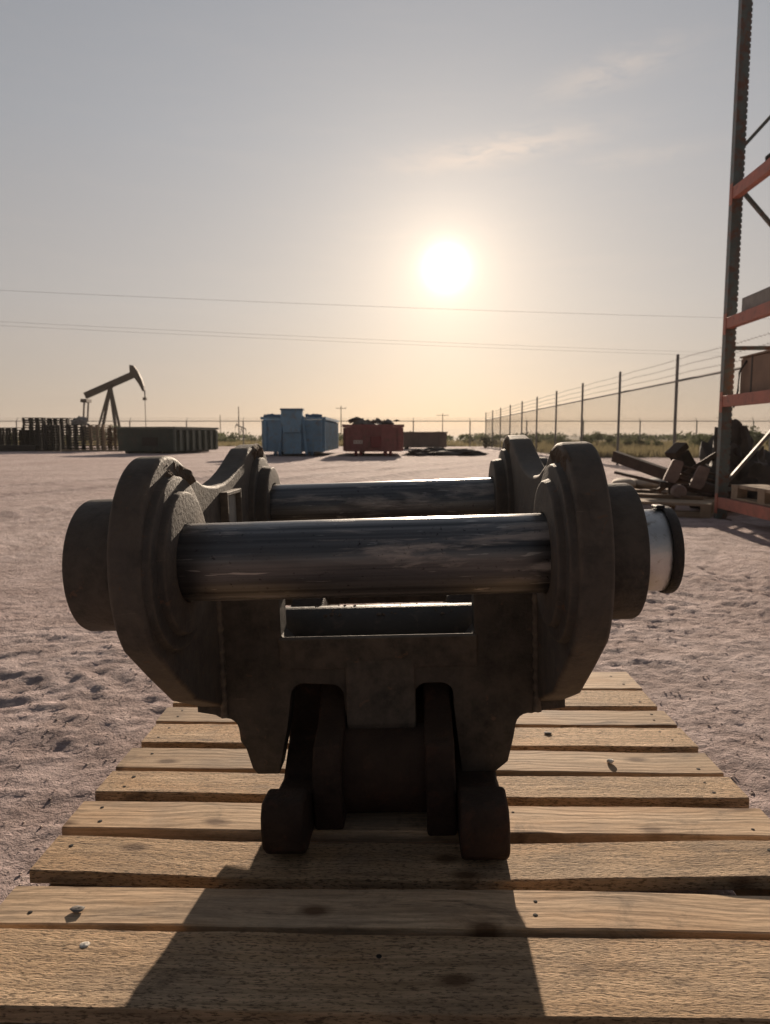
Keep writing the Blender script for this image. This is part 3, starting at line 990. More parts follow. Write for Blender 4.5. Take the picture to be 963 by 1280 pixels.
# ------------------------------------------------------------------ fences
def fence(name, label, A, B, n_posts, rail_h, top_h, arm=0.0, pitch=0.062, fine=True, strands=3, wire_r=.0012):
    A, B = Vector(A), Vector(B)
    L = (B - A).length
    ang = math.atan2(B.y - A.y, B.x - A.x)
    root = empty(name, A, (0, 0, ang))
    tag(root, label, 'fence')
    pm = MB()
    pm.tube([(0, 0, -.05), (0, 0, top_h if not arm else rail_h + .03)], .034 if fine else .045, 10)
    if arm:
        pm.tube([(0, 0, rail_h), (0, arm, rail_h + abs(arm))], .02, 6)
    else:
        pm.lathe([(top_h, .036), (top_h + .02, .03), (top_h + .035, .01)], 'z', 10)
    me = pm.mesh('post', MAT['galv'], 40)
    for i in range(n_posts):
        o = bpy.data.objects.new('post', me)
        col.objects.link(o)
        o.parent = root
        o.location = (L * i / (n_posts - 1), 0, 0)
    MB().tube([(0, 0, rail_h), (L, 0, rail_h)], .025 if fine else .028, 8).build('top_rail', MAT['galv'], root, smooth=40)
    for k in range(strands):
        t = (k + 1) / strands
        if arm:
            y, z = arm * t * .95, rail_h + abs(arm) * t * .95
        else:
            y, z = 0, rail_h + (top_h - rail_h - .06) * t
        w = MB()
        npt = n_posts * 4
        w.tube([(L * i / npt, y - .036 * (0 if arm else 1), z - .018 * math.sin(math.pi * ((i % 4) / 4))) for i in range(npt + 1)], .0032 if fine else .004, 4)
        if fine:
            nb = int(L / .14)
            for i in range(nb):
                x = L * (i + .5) / nb
                f = (x / L * npt) % 4 / 4
                zz = z - .018 * math.sin(math.pi * f)
                w.box((x - .009, y - .036 - .018, zz - .018), (x + .009, y - .036 + .018, zz + .018),
                      None) if False else w.tube([(x - .01, y - .055, zz - .020), (x + .01, y - .017, zz + .020)], .0028, 3)
        w.build('barbed_wire', MAT['wire'], root)
    # chain link: the two families of slanting wires
    w = MB()
    H0, H1 = .04, rail_h - .01
    hh = H1 - H0
    n = int((L + hh) / pitch)
    for fam in (0, 1):
        for i in range(n):
            x0 = -hh + i * pitch
            a, c = (x0, H0), (x0 + hh, H1)
            if a[0] < 0:
                a = (0, H0 - a[0])
            if c[0] > L:
                c = (L, H1 - (c[0] - L))
            if c[1] - a[1] < .02:
                continue
            if fam:
                a, c = (L - a[0], a[1]), (L - c[0], c[1])
            w.tube([(a[0], -.03 + fam * .004, a[1]), (c[0], -.03 + fam * .004, c[1])], wire_r, 3)
    o = w.build('chain_link', MAT['wire'], root)
    o['kind'] = 'stuff'
    return root


F0 = Vector((6.05, 7.35, 0))
F1 = Vector((7.45, 53.6, 0))
fence('chain_link_fence', 'tall chain link fence running away on the right with straight barbed wire posts', F0, F1, 12, 1.99, 2.53, 0.0, .07, True)
fence('chain_link_fence', 'far chain link fence across the back of the yard with slanted barbed wire arms', (-46, 56, 0), (46, 56, 0), 22, 1.95, 2.3, .28, .11, False, 3, .0008)

# ------------------------------------------------------------------ pallet rack on the right
RK = Vector((3.21, 6.95, 0))
rack = empty('pallet_rack', RK, (0, 0, R(-3.0)))
tag(rack, 'tall pallet rack with green uprights and orange beams at the right edge', 'rack')
HT = 6.4


def upright(x, y, facing):
    m = MB()
    W_, D_, t = .088, .078, .004
    # channel: front face towards the aisle (-x), two flanges, slotted edge strip
    m.box((x, y - D_ / 2, .012), (x + t, y + D_ / 2, HT))
    m.box((x + t, y - D_ / 2, .012), (x + W_, y - D_ / 2 + t, HT))
    m.box((x + t, y + D_ / 2 - t, .012), (x + W_, y + D_ / 2, HT))
    k = 0
    z = .03
    while z < HT - .05:       # castellated lip: the row of slots reads against the light
        m.box((x + W_, y - D_ / 2, z), (x + W_ + .009, y - D_ / 2 + t, z + .036))
        m.box((x + W_, y + D_ / 2 - t, z), (x + W_ + .009, y + D_ / 2, z + .036))
        z += .0508
    o = m.build('upright', MAT['rack_green'], rack)
    MB().box((x - .03, y - .07, 0), (x + W_ + .04, y + .07, .0115)).build('foot_plate', MAT['rack_rust'], o)
    return o


DEPTH = 1.07
for yy in (0, -2.75):
    upright(0, yy, 1)
    upright(DEPTH, yy, 1)
    for z in (.28, 1.62, 5.75):
        MB().box((.088, yy - .018, z), (DEPTH, yy + .018, z + .036)).build('horizontal_brace', MAT['rack_green'], rack)
    for a, c in (((.088, .36), (DEPTH, 1.58)), ((.088, 3.46), (DEPTH, 4.55)), ((.11, 3.06), (DEPTH, 2.0)), ((.088, 5.55), (DEPTH, 6.3))):
        MB().bar((a[0], yy, a[1]), (c[0], yy, c[1]), .03, .036, (0, 1, 0)).build('diagonal_brace', MAT['rack_green'], rack)
for z in (.12, 1.085, 1.81, 2.985):
    for x in (-.006, DEPTH + .04):
        m = MB()
        m.box((x, -2.70, z), (x + .042, -.045, z + .105))
        m.box((x + .044, -2.70, z), (x + .064, -.045, z + .07))
        bm_ = m.build('beam', MAT['orange'], rack, bevel=.003)
        for yy in (-.055, -2.70):
            MB().box((x - .006, yy, z - .05), (x - .001, yy + .06, z + .14)).build('end_connector', MAT['orange'], bm_)

# goods on the rack


def pallet_mesh(name, mat, L=1.2, W=1.0, H=.14, nb=7, blocks=True):
    m = MB()
    bw = L / nb
    for i in range(nb):
        m.box((-L / 2 + i * bw + .012, -W / 2, H - .026), (-L / 2 + (i + 1) * bw - .012, W / 2, H))
    for y in (-W / 2 + .05, 0, W / 2 - .05):
        if blocks:
            for x in (-L / 2 + .07, 0, L / 2 - .07):
                m.box((x - .065, y - .045, .018), (x + .065, y + .045, H - .0265))
        else:
            m.box((-L / 2, y - .02, .018), (L / 2, y + .02, H - .0265))
        m.box((-L / 2, y - .045, 0), (L / 2, y + .045, .0175))
    return m.mesh(name, mat)


def place(name, me, loc, rz, label, cat, group=None, rot=None):
    o = bpy.data.objects.new(name, me)
    col.objects.link(o)
    o.location = loc
    o.rotation_euler = rot if rot else (0, 0, rz)
    tag(o, label, cat, group)
    return o


RM = Matrix.Translation(RK) @ Matrix.Rotation(R(-3.0), 4, 'Z')


def rk(x, y, z):
    return RM @ Vector((x, y, z))


rp = pallet_mesh('stored_pallet', MAT['wood_old'], 1.2, 1.16, .135)
place('stored_pallet', rp, rk(.62, -.82, .2255), R(87), 'pale wooden pallet on the lowest beam of the rack', 'pallet')
bx = empty('carton', rk(.55, -.62, 1.1905), (0, 0, R(-3)))
tag(bx, 'brown strapped carton on the second beam of the rack', 'box')
m = MB().box((-.46, -.52, 0), (.46, .44, .33))
m.build('box', MAT['carton'], bx, bevel=.012)
MB().box((-.475, -.2, .331), (.475, .43, .345)).build('lid_flap', MAT['carton'], bx)
for y in (.20, -.22):
    m = MB()
    m.box((-.464, y - .012, -.0005), (-.4605, y + .012, .336))
    m.box((-.462, y - .012, .346), (.462, y + .012, .349))
    m.build('strap', MAT['strap'], bx)
m = MB()
m.tube([(-.465, .30, .30), (-.50, .36, .20), (-.49, .40, .04), (-.53, .38, -.12)], .009, 5)
m.build('loose_strap', MAT['strap'], bx)
bk = empty('grey_block', rk(.46, -.66, 1.9155), (0, 0, R(-3)))
tag(bk, 'grey concrete block with a notch on the third beam of the rack', 'block')
m = MB().prism([(-.44, 0), (-.44, .13), (.44, .13), (.44, 0), (.1, 0), (.1, .06), (-.2, .06), (-.2, 0)], 'y', -.5, .36)
m.build('block', MAT['concrete'], bk, bevel=.008)
rp2 = pallet_mesh('stored_pallet', MAT['wood_dark'], 1.1, 1.1, .13)
place('stored_pallet', rp2, rk(.66, -.95, 3.0905), R(87), 'dark wooden pallet on the highest visible beam of the rack', 'pallet')

# ------------------------------------------------------------------ scrap beside the rack
gp = pallet_mesh('pallet', MAT['wood_old'], 1.05, .95, .15)
place('pallet', gp, (3.00, 7.66, .0), R(62), 'weathered pallet under scrap steel left of the rack', 'pallet')
gp2 = pallet_mesh('pallet', MAT['wood_brown'], 1.0, .9, .13)
place('pallet', gp2, (3.22, 9.15, .0), R(10), 'brown pallet under pale sacks behind the coupler', 'pallet')


def sack(loc, L, W, H, rz, label, seed, mat='sack'):
    V, F = [], []
    nu, nv = 18, 12
    for i in range(nu + 1):
        t = i / nu
        prof = (math.sin(math.pi * min(max(t, .0), 1))) ** .35 if 0 < t < 1 else 0.0
        for k in range(nv):
            a = 2 * math.pi * k / nv
            q = 1 + .12 * mnoise.noise((t * 4 + seed, math.cos(a) * 1.2, math.sin(a) * 1.2))
            V.append(((t - .5) * L, W / 2 * prof * math.cos(a) * q, H / 2 + H / 2 * (prof * .9) * math.sin(a) * q * (1 if math.sin(a) > 0 else .95)))
    for i in range(nu):
        for k in range(nv):
            k2 = (k + 1) % nv
            F.append((i * nv + k, i * nv + k2, (i + 1) * nv + k2, (i + 1) * nv + k))
    m = MB().add(V, F)
    o = m.build('sack', MAT[mat], smooth=60, loc=loc)
    o.rotation_euler = (0, 0, rz)
    tag(o, label, 'sack', 'sacks on the brown pallet')
    return o


sack((2.98, 8.98, .131), .55, .30, .17, R(75), 'pale full sack nearest the coupler on the brown pallet', 1)
sack((3.24, 9.08, .131), .58, .30, .16, R(100), 'pale sack beside the fence end of the brown pallet', 2)
sack((3.48, 9.25, .131), .55, .28, .15, R(80), 'pale sack at the far right of the brown pallet', 3, 'concrete')

# leaning rusty channel
ch = MB()
A_, B_ = Vector((2.84, 9.0, .56)), Vector((3.50, 7.70, .22))
for w_, h_, off in ((.012, .12, 0),):
    ch.bar(A_, B_, .015, .13)
d_ = (B_ - A_).normalized()
s_ = d_.cross(Vector((0, 0, 1))).normalized()
u_ = s_.cross(d_)
ch.bar(A_ + u_ * .058 + s_ * -.04, B_ + u_ * .058 + s_ * -.04, .07, .014)
ch.bar(A_ - u_ * .058 + s_ * -.04, B_ - u_ * .058 + s_ * -.04, .07, .014)
o = ch.build('steel_channel', MAT['rust_beam'])
tag(o, 'long rusty steel channel lying aslant over the sacks and scrap', 'beam')

# idler frame: two rounded end plates, rods and a base rail
idl = empty('roller_frame', (3.05, 7.72, .151), (0, 0, R(-12)))
tag(idl, 'pinkish roller frame with rounded plates and rods on the weathered pallet', 'frame')
tilt = Matrix.Translation((0, 0, .17)) @ Matrix.Rotation(R(14), 4, 'Y') @ Matrix.Rotation(R(90), 4, 'Z')
for x in (0, .27):
    pr_ = [(x - .065, 0), (x + .055, 0), (x + .080, .06)] + arc(x + .055, .215, .030, -20, 90, 6) + arc(x - .005, .215, .030, 90, 190, 6) + [(x - .060, .06)]
    MB().prism(pr_, 'y', -.03, .025, Matrix.Translation((0, 0, .17)) @ Matrix.Rotation(R(14), 4, 'Y')).build('end_plate', MAT['cast'], idl, smooth=30, bevel=.003)
for (y, z, l) in ((.04, .20, .60), (.05, .13, .62), (.04, .06, .62)):
    MB().tube([Matrix.Translation((0, 0, .17)) @ Matrix.Rotation(R(14), 4, 'Y') @ Vector((-.02, y, z)), Matrix.Translation((0, 0, .17)) @ Matrix.Rotation(R(14), 4, 'Y') @ Vector((l, y, z - .01))], .013, 8).build('rod', MAT['rust_beam'], idl, smooth=40)
MB().box((-.10, .0, .10), (.62, .07, .162), Matrix.Rotation(R(6), 4, 'Y')).build('base_rail', MAT['rust_beam'], idl, bevel=.006)
for x in (.0, .48):
    MB().box((x, .01, 0), (x + .07, .06, .12)).build('foot', MAT['rust_beam'], idl, bevel=.004)
MB().lathe([(-.02, .06), (.0, .075), (.10, .075), (.12, .06)], 'y', 20, (.08, -.16, .075)).build('roller', MAT['cast'], idl, smooth=40)

for k, (a_, c_, w_, h_, mt, lab) in enumerate((
        ((2.55, 7.35, .035), (3.20, 7.05, .035), .09, .06, 'wood_old', 'short grey timber on the ground in front of the weathered pallet'),
        ((2.62, 8.20, .40), (3.46, 7.60, .185), .07, .03, 'rust_beam', 'thin dark bar lying across the sacks below the rusty channel'),
        ((3.10, 8.15, .19), (3.66, 7.95, .62), .06, .05, 'rust_beam', 'dark bar leaning up against the rack post from the scrap'),
        ((2.60, 7.95, .17), (3.30, 7.45, .17), .11, .035, 'wood_brown', 'brown plank lying along the top of the weathered pallet'))):
    o = MB().bar(a_, c_, w_, h_).build('scrap_bar' if 'bar' in lab else 'plank', MAT[mt], bevel=.004)
    tag(o, lab, 'bar' if 'bar' in lab else 'plank')

# dark steel block standing on end behind
blk = empty('steel_block', (3.84, 8.5, .0), (0, 0, R(20)))
tag(blk, 'dark angular steel block leaning up behind the rack post', 'block')
tm = Matrix.Rotation(R(28), 4, 'Y')
MB().box((-.07, -.10, .05), (.07, .10, .78), Matrix.Rotation(R(-38), 4, 'Y')).build('body', MAT['tarp'], blk, bevel=.01)
MB().box((-.10, -.09, .785), (.10, .09, .86), Matrix.Rotation(R(-38), 4, 'Y')).build('cap', MAT['rust_beam'], blk, bevel=.006)


def lump(name, loc, sx, sy, sz, mat, label, cat, seed, amp=.35, nu=36, nv=20, kind=None):
    V, F = [], []
    for i in range(nv + 1):
        ph = math.pi / 2 * i / nv
        for k in range(nu):
            t = 2 * math.pi * k / nu
            d = Vector((math.cos(t) * math.cos(ph), math.sin(t) * math.cos(ph), math.sin(ph)))
            q = 1 + amp * mnoise.fractal(d * 1.8 + Vector((seed, 0, 0)), .6, 2.1, 5)
            V.append((d.x * sx * q, d.y * sy * q, max(d.z * sz * q, 0) - .01))
    for i in range(nv):
        for k in range(nu):
            k2 = (k + 1) % nu
            F.append((i * nu + k, i * nu + k2, (i + 1) * nu + k2, (i + 1) * nu + k))
    m = MB().add(V, F)
    o = m.build(name, mat, smooth=45, loc=loc)
    tag(o, label, cat, kind=kind)
    return o


lump('tarp_heap', (3.95, 8.1, 0), .42, .45, .80, MAT['tarp'], 'dark crumpled tarp heap behind the rack post', 'tarp', 4, .45)

# ------------------------------------------------------------------ containers and stacks at the back of the yard
def rolloff(name, label, x0, x1, Y, L, H, mat, dark, yaw, extra):
    W_ = x1 - x0
    root = empty(name, ((x0 + x1) / 2, Y, 0), (0, 0, yaw))
    tag(root, label, 'container')
    hw = W_ / 2
    MB().box((-hw, 0, .18), (hw, .06, H - .05)).build('front_wall', mat, root, bevel=.01)
    MB().box((-hw, L - .06, .18), (hw, L, H - .05)).build('rear_wall', mat, root)
    for s in (-1, 1):
        w = MB().box((min(s * hw, s * (hw - .06)), .061, .18), (max(s * hw, s * (hw - .06)), L - .061, H - .05)).build('side_wall', mat, root)
        n = int(L / .6)
        for i in range(n + 1):
            y = .08 + (L - .26) * i / n
            a, c = sorted((s * (hw + .002), s * (hw + .09)))
            MB().box((a, y, .2), (c, y + .1, H - .08)).build('rib', mat, w)
        MB().box((min(s * hw, s * (hw + .1)) - .02, 0, H - .048), (max(s * hw, s * (hw + .1)) + .02, L, H + .06)).build('rim', mat, root)
        MB().box((s * hw * .45 - .06, .02, .02), (s * hw * .45 + .06, L, .178)).build('skid', dark, root)
    MB().box((-hw, .0, H - .046), (hw, -.08, H + .055)).build('rim', mat, root)
    MB().box((-hw + .061, .062, .18), (hw - .061, L - .062, .24)).build('floor', dark, root)
    for x in (-hw + .08, -hw * .33, hw * .33, hw - .08):
        MB().box((x - .05, -.075, .19), (x + .05, -.002, H - .1)).build('post_rib', mat, root)
    for s in (-1, 1):
        MB().lathe([(-.06, .11), (.06, .11)], 'x', 16, (s * hw * .62, .12, .115)).build('wheel', dark, root, smooth=40)
    return root


def debris(root, hw, L, H, amp, seed, mat, name='load'):
    q = random.Random(seed)
    n = 30
    V, F = [], []
    for i in range(n + 1):
        for k in range(n + 1):
            x, y = -hw + .07 + (2 * hw - .14) * i / n, .1 + (L - .2) * k / n
            e = min(1, 3.2 * (1 - abs(2 * i / n - 1)) + .1) * min(1, 4 * (1 - abs(2 * k / n - 1)) + .25)
            z = H - .08 + e * amp * (.55 + .9 * mnoise.fractal((x * 1.3 + seed, y * 1.1, 0), .7, 2.1, 5))
            V.append((x, y, z))
    for i in range(n):
        for k in range(n):
            a = i * (n + 1) + k
            F.append((a, a + n + 1, a + n + 2, a + 1))
    MB().add(V, F).build(name, mat, root, smooth=40)


bl = rolloff('roll_off_container', 'blue roll off container with a raised box on its front', -4.90, -2.50, 29.2, 6.6, 1.52, MAT['blue'], MAT['blue_dark'], R(-1.0), None)
m = MB().prism([(-.34, .95), (-.42, 1.62), (-.42, 1.83), (.42, 1.83), (.42, 1.62), (.34, .95)], 'y', -.45, -.08)
o = m.build('front_hopper', MAT['blue'], bl, bevel=.015)
MB().box((-.45, -.47, 1.831), (.45, .02, 1.90)).build('hopper_cap', MAT['blue_dark'], o)
MB().box((-.36, -.33, .1), (.36, -.08, .94)).build('front_frame', MAT['blue'], bl, bevel=.01)
for s in (-1, 1):
    MB().bar((s * .55, -.2, .1), (s * .42, -.2, 1.6), .09, .1, (0, 1, 0)).build('brace', MAT['blue'], bl)
# crumpled tarp roll along the rim
for s in (-1, 1):
    pts = [(s * (.5 + .66 * t), -.02 + .03 * math.sin(t * 7), 1.62 + .05 * mnoise.noise((t * 5, s, 0))) for t in [i / 8 for i in range(9)]]
    MB().tube(pts, [.06 + .03 * abs(mnoise.noise((i * .9, s * 3, 1))) for i in range(9)], 8).build('tarp_roll', MAT['blue_dark'], bl, smooth=60)

rd = rolloff('roll_off_container', 'red roll off container heaped with scrap', -1.62, .66, 29.4, 6.0, 1.22, MAT['red'], MAT['red_dark'], R(.5), None)
debris(rd, 1.12, 6.0, 1.22, .42, 3, MAT['debris'])
q = random.Random(5)
for i in range(9):
    x = -.95 + i * .24
    z = 1.30 + q.uniform(0, .22)
    rock_m = MB()
    rock(rock_m, (x, .25 + q.uniform(0, .4), z), q.uniform(.14, .26), 70 + i)
    rock_m.build('scrap', MAT['debris'], rd)
MB().box((-.80, -.004, .50), (-.40, -.0005, .64)).build('pale_sign', MAT['white_mark'], rd)
for k in range(3):
    MB().box((-.76 + .11 * k, -.0055, .55), (-.70 + .11 * k, -.0042, .59)).build('sign_mark', MAT['red_dark'], rd)
MB().box((-.10, -.10, .35), (.32, -.002, .80)).build('tool_box', MAT['red_dark'], rd, bevel=.01)

bb = empty('brown_bin', (2.5, 45, 0), (0, 0, R(2)))
tag(bb, 'low brown bin standing behind the red container', 'bin')
MB().box((-1.35, 0, .1), (1.35, 2.2, .98)).build('body', MAT['brown_box'], bb, bevel=.02)
MB().box((-1.4, -.05, .985), (1.4, 2.25, 1.07)).build('rim', MAT['brown_box'], bb)
for x in (-1.1, 1.1):
    MB().box((x - .08, .05, 0), (x + .08, 2.1, .099)).build('skid', MAT['mound'], bb)
for x in (-.9, -.3, .3, .9):
    MB().box((x - .05, -.06, .12), (x + .05, -.002, .96)).build('rib', MAT['brown_box'], bb)
lump('gravel_mound', (2.6, 31, 0), 1.75, 1.2, .30, MAT['mound'], 'low dark gravel mound on the yard between red container and fence', 'mound', 9, .30, 60, 24)

# low green container
gc = empty('green_container', G(184, 565), (0, 0, R(0)))
gpos = G(217, 567)
gc.location = (gpos.x, gpos.y, 0)
gc.rotation_euler = (0, 0, R(-14))
tag(gc, 'low dark green open container with ribbed end beside the stacked pallets', 'container')
# local: long flat side along -x, ribbed side along +y
LX, LY, HH = 2.9, 4.3, 1.14
MB().box((-LX, 0, .1), (0, .06, HH)).build('flat_wall', MAT['green'], gc)
MB().box((-.06, .061, .1), (0, LY, HH)).build('ribbed_wall', MAT['green'], gc)
MB().box((-LX, .061, .1), (-LX + .06, LY, HH)).build('end_wall', MAT['green'], gc)
MB().box((-LX + .061, LY - .06, .1), (-.061, LY, HH)).build('back_wall', MAT['green'], gc)
MB().box((-LX + .061, .061, .1), (-.061, LY - .061, .16)).build('floor', MAT['green'], gc)
for i in range(7):
    y = .40 + i * .60
    MB().box((.002, y, .14), (.13, y + .2, HH - .06)).build('rib', MAT['green_pale'], gc)
MB().box((-LX - .05, -.06, HH + .002), (.14, .10, HH + .10)).build('rim', MAT['green_pale'], gc)
MB().box((-.02, .101, HH + .002), (.14, LY, HH + .10)).build('rim', MAT['green_pale'], gc)
MB().box((.002, 0, .1), (.10, .12, HH)).build('corner_post', MAT['green_pale'], gc)
MB().box((-1.6, -.02, .35), (-.8, -.002, .75)).build('patch', MAT['black'], gc)
for x in (-LX + .4, -.5):
    MB().box((x - .1, .1, 0), (x + .1, LY - .1, .098)).build('skid', MAT['black'], gc)

# pallet stacks


def far_pallet(mat):
    m = MB()
    for i in range(5):
        m.box((-.6 + i * .245, -.55, .108), (-.6 + i * .245 + .215, .55, .142))
    for y in (-.5, .5):
        for x in (-.54, -.18, .18, .54):
            m.box((x - .055, y - .05, .034), (x + .055, y + .05, .1075))
        m.box((-.6, y - .05, 0), (.6, y + .05, .0335))
    return m.mesh('stacked_pallet', mat)


pm_dark, pm_grey, pm_brown = far_pallet(MAT['wood_dark']), far_pallet(MAT['wood_old']), far_pallet(MAT['wood_brown'])


ORD = 'first second third fourth fifth sixth seventh eighth ninth tenth eleventh twelfth thirteenth'.split()


def pstack(px, Y, n, me, lab, grp, rz=0, jig=.016):
    x = (px - 481.5) / 900 * Y * 1.0
    q = random.Random(int(px * 10))
    for k in range(n):
        nth = ORD[k] + ' from the ground'
        place('stacked_pallet', me, (x + q.uniform(-jig, jig), Y + q.uniform(-jig, jig), k * .1425), rz + q.uniform(-.012, .012), lab + ', ' + nth, 'pallet', grp)


pstack(13, 40.5, 9, pm_dark, 'dark pallet in the low stack at the far left edge', 'low far left pallet stack')
pstack(37, 42, 8, pm_dark, 'dark pallet in the low stack left of the tallest stack', 'second low pallet stack')
pstack(50, 41.5, 13, pm_dark, 'dark pallet in the tallest pallet stack', 'tallest pallet stack')
pstack(80, 42.3, 13, pm_dark, 'dark pallet in the tall stack under the pumpjack', 'tall stack under the pumpjack')
pstack(69, 39.6, 10, pm_dark, 'dark pallet in the stack in front of the two tall stacks', 'front pallet stack')
pstack(98, 39.4, 10, pm_dark, 'dark pallet in the stack topped by a grey heap', 'heap topped pallet stack')
pstack(124, 39.8, 10, pm_grey, 'greyish pallet in the stack left of the green container', 'grey pallet stack')
pstack(146, 40.6, 9, pm_brown, 'brown pallet in the stack touching the green container', 'brown pallet stack')
hp = lump('tarp_heap', ((107 - 481.5) / 900 * 40.0, 39.6, 1.4245), .50, .42, .42, MAT['concrete'], 'grey heap on top of a dark pallet stack', 'heap', 6, .3, 24, 10)
pk = MB().box((-1.6, -.08, 0), (1.6, .08, .10))
o = pk.build('timber', MAT['wood_old'], loc=((117 - 481.5) / 900 * 38.2, 38.2, 0))
tag(o, 'pale timber lying on the ground before the pallet stacks', 'timber')
pk = MB().box((-1.5, -.3, 0), (1.3, .3, .32))
o = pk.build('steel_box', MAT['black'], bevel=.03, loc=((20 - 481.5) / 900 * 39, 39, 0))
tag(o, 'low black steel box on the ground at the far left', 'box')

# ------------------------------------------------------------------ pumpjacks
def pumpjack(name, label, loc, sc, rz):
    root = empty(name, loc, (0, 0, rz))
    root.scale = (sc, sc, sc)
    tag(root, label, 'pumpjack')
    M_ = MAT['pump']
    MB().box((-5.2, -1.0, 0), (3.0, 1.0, .5)).build('base', M_, root)
    for s in (-1, 1):
        MB().bar((-2.1, s * 1.0, .5), (-.05, s * .18, 7.9), .34, .30).build('post_leg', M_, root)
        MB().bar((1.1, s * 1.0, .5), (.05, s * .18, 7.9), .34, .30).build('post_leg', M_, root)
    MB().bar((-1.3, -.75, 3.4), (-1.3, .75, 3.4), .15, .15).build('cross_tie', M_, root)
    MB().lathe([(-.5, .28), (.5, .28)], 'y', 14, (0, 0, 8.05)).build('saddle_bearing', M_, root, smooth=40)
    MB().bar((-3.75, 0, 6.75), (3.5, 0, 9.85), .5, .95).build('walking_beam', M_, root, bevel=.05)
    prof = [(3.05, 11.25), (3.65, 11.15), (4.25, 10.3), (4.75, 9.2), (5.05, 8.2), (5.15, 7.45), (4.85, 7.4), (4.3, 8.5), (3.75, 9.3), (3.25, 9.6), (3.05, 10.2)]
    MB().prism(prof, 'y', -.32, .32).build('horse_head', M_, root, bevel=.04)
    for s in (-1, 1):
        MB().tube([(5.1, s * .14, 7.6), (5.12, s * .14, 6.5)], .05, 5).build('bridle', M_, root)
        MB().bar((-3.6, s * .75, 6.0), (-3.9, s * .75, 2.6), .2, .2, (0, 1, 0)).build('pitman_arm', M_, root)
        MB().bar((-3.9, s * .75, 2.6), (-2.9, s * .75, 1.6), .3, .5, (0, 1, 0)).build('crank', M_, root)
        MB().lathe([(s * .6, .8), (s * .95, .8)] if s > 0 else [(-.95, .8), (-.6, .8)], 'y', 20, (-2.6, 0, 1.5)).build('counterweight', M_, root, smooth=40)
    MB().box((-4.1, -.95, 5.75), (-3.2, .95, 6.25)).build('equalizer', M_, root)
    MB().box((4.85, -.25, 6.1), (5.35, .25, 6.5)).build('carrier_bar', M_, root)
    MB().tube([(5.1, 0, 6.1), (5.1, 0, .3)], .05, 6).build('polished_rod', M_, root)
    MB().box((-4.6, -.6, .5), (-2.2, .6, 2.1)).build('gear_box', M_, root, bevel=.08)
    MB().lathe([(0, .25), (1.2, .25), (1.25, .1)], 'z', 12, (5.1, 0, 0)).build('wellhead', M_, root, smooth=40)
    return root


pumpjack('pumpjack', 'brown oil pumpjack with raised horse head beyond the pallet stacks', ((142 - 481.5) / 900 * 108, 108, 0), 1.0, 0)
pumpjack('pumpjack', 'tiny distant pumpjack on the horizon left of the blue container', ((303 - 481.5) / 900 * 470, 470, 0), .80, R(180))

# ------------------------------------------------------------------ poles and lines
def upole(loc, h, label, arm=2.4, rz=0):
    root = empty('utility_pole', loc, (0, 0, rz))
    tag(root, label, 'pole')
    MB().tube([(0, 0, -.1), (0, 0, h)], [.17, .11], 8).build('pole', MAT['pole'], root, smooth=40)
    if arm:
        MB().box((-arm / 2, .12, h - .75), (arm / 2, .24, h - .6)).build('crossarm', MAT['pole'], root)
        for x in (-arm * .45, 0, arm * .45):
            MB().lathe([(h - .6, .04), (h - .5, .07), (h - .42, .05)], 'z', 8, (x, .18, 0)).build('insulator', MAT['concrete'], root)


for px, py, Y, lab, a in ((300, 509, 190, 'distant utility pole above the tiny pumpjack', 0), (427, 508, 210, 'distant utility pole with crossarm between blue and red containers', 3.0),
                          (553, 517, 240, 'distant utility pole right of the red container', 4.0), (277, 519, 250, 'thin distant pole left of the tallest far pole', 0),
                          (897, 520, 260, 'distant pole in line with the rack post', 2.5)):
    upole(((px - 481.5) / 900 * Y, Y, 0), (545 - py) / 900 * Y + CAM_H, lab, a)


def line(pts_px, n, sag, r, label, grp):
    (xa, ya, Ya), (xb, yb, Yb) = pts_px
    A, B = P(xa, ya, Ya), P(xb, yb, Yb)
    d = B - A
    A2, B2 = A - d * .35, B + d * .35
    pts = []
    for i in range(n + 1):
        t = i / n
        p = A2.lerp(B2, t)
        p.z -= sag * (4 * t * (1 - t)) - sag * .82
        pts.append(p)
    o = MB().tube(pts, r, 5).build('power_line', MAT['cable'])
    tag(o, label, 'cable', grp)
    return A2, B2


ends = [line(((0, 364, 62), (900, 398, 76)), 40, .5, .011, 'uppermost thin power line across the sky', 'power lines'),
        line(((0, 403, 68), (850, 440, 95)), 40, .5, .010, 'upper wire of the close pair of power lines', 'power lines'),
        line(((0, 408, 68.5), (850, 444, 95.5)), 40, .5, .010, 'lower wire of the close pair of power lines', 'power lines')]
for k, (A, B) in enumerate((ends[0], ends[1])):
    for j, p in enumerate((A, B)):
        upole((p.x, p.y, 0), p.z + .3, 'wooden pole carrying the %s beyond the %s of the picture' % (('single power line', 'pair of power lines')[k], ('left edge', 'right edge')[j]), 2.0, R(90))

# ------------------------------------------------------------------ vegetation
def leaf_cloud(n, blobs, size, seed, flat=1.0):
    q = random.Random(seed)
    V, F = [], []
    for i in range(n):
        c, r = blobs[q.randrange(len(blobs))]
        while True:
            d = Vector((q.uniform(-1, 1), q.uniform(-1, 1), q.uniform(-1, 1)))
            if .25 < d.length < 1:
                break
        p = Vector(c) + Vector((d.x * r, d.y * r, d.z * r * flat))
        if p.z < .02:
            p.z = q.uniform(.02, .2)
        a = Vector((q.gauss(0, 1), q.gauss(0, 1), q.gauss(0, 1))).normalized()
        u = a.orthogonal().normalized()
        w = a.cross(u)
        s = size * q.uniform(.5, 1.3)
        k = len(V)
        V += [p - u * s, p + w * s * .45, p + u * s, p - w * s * .45]
        F.append((k, k + 1, k + 2, k + 3))
    return V, F


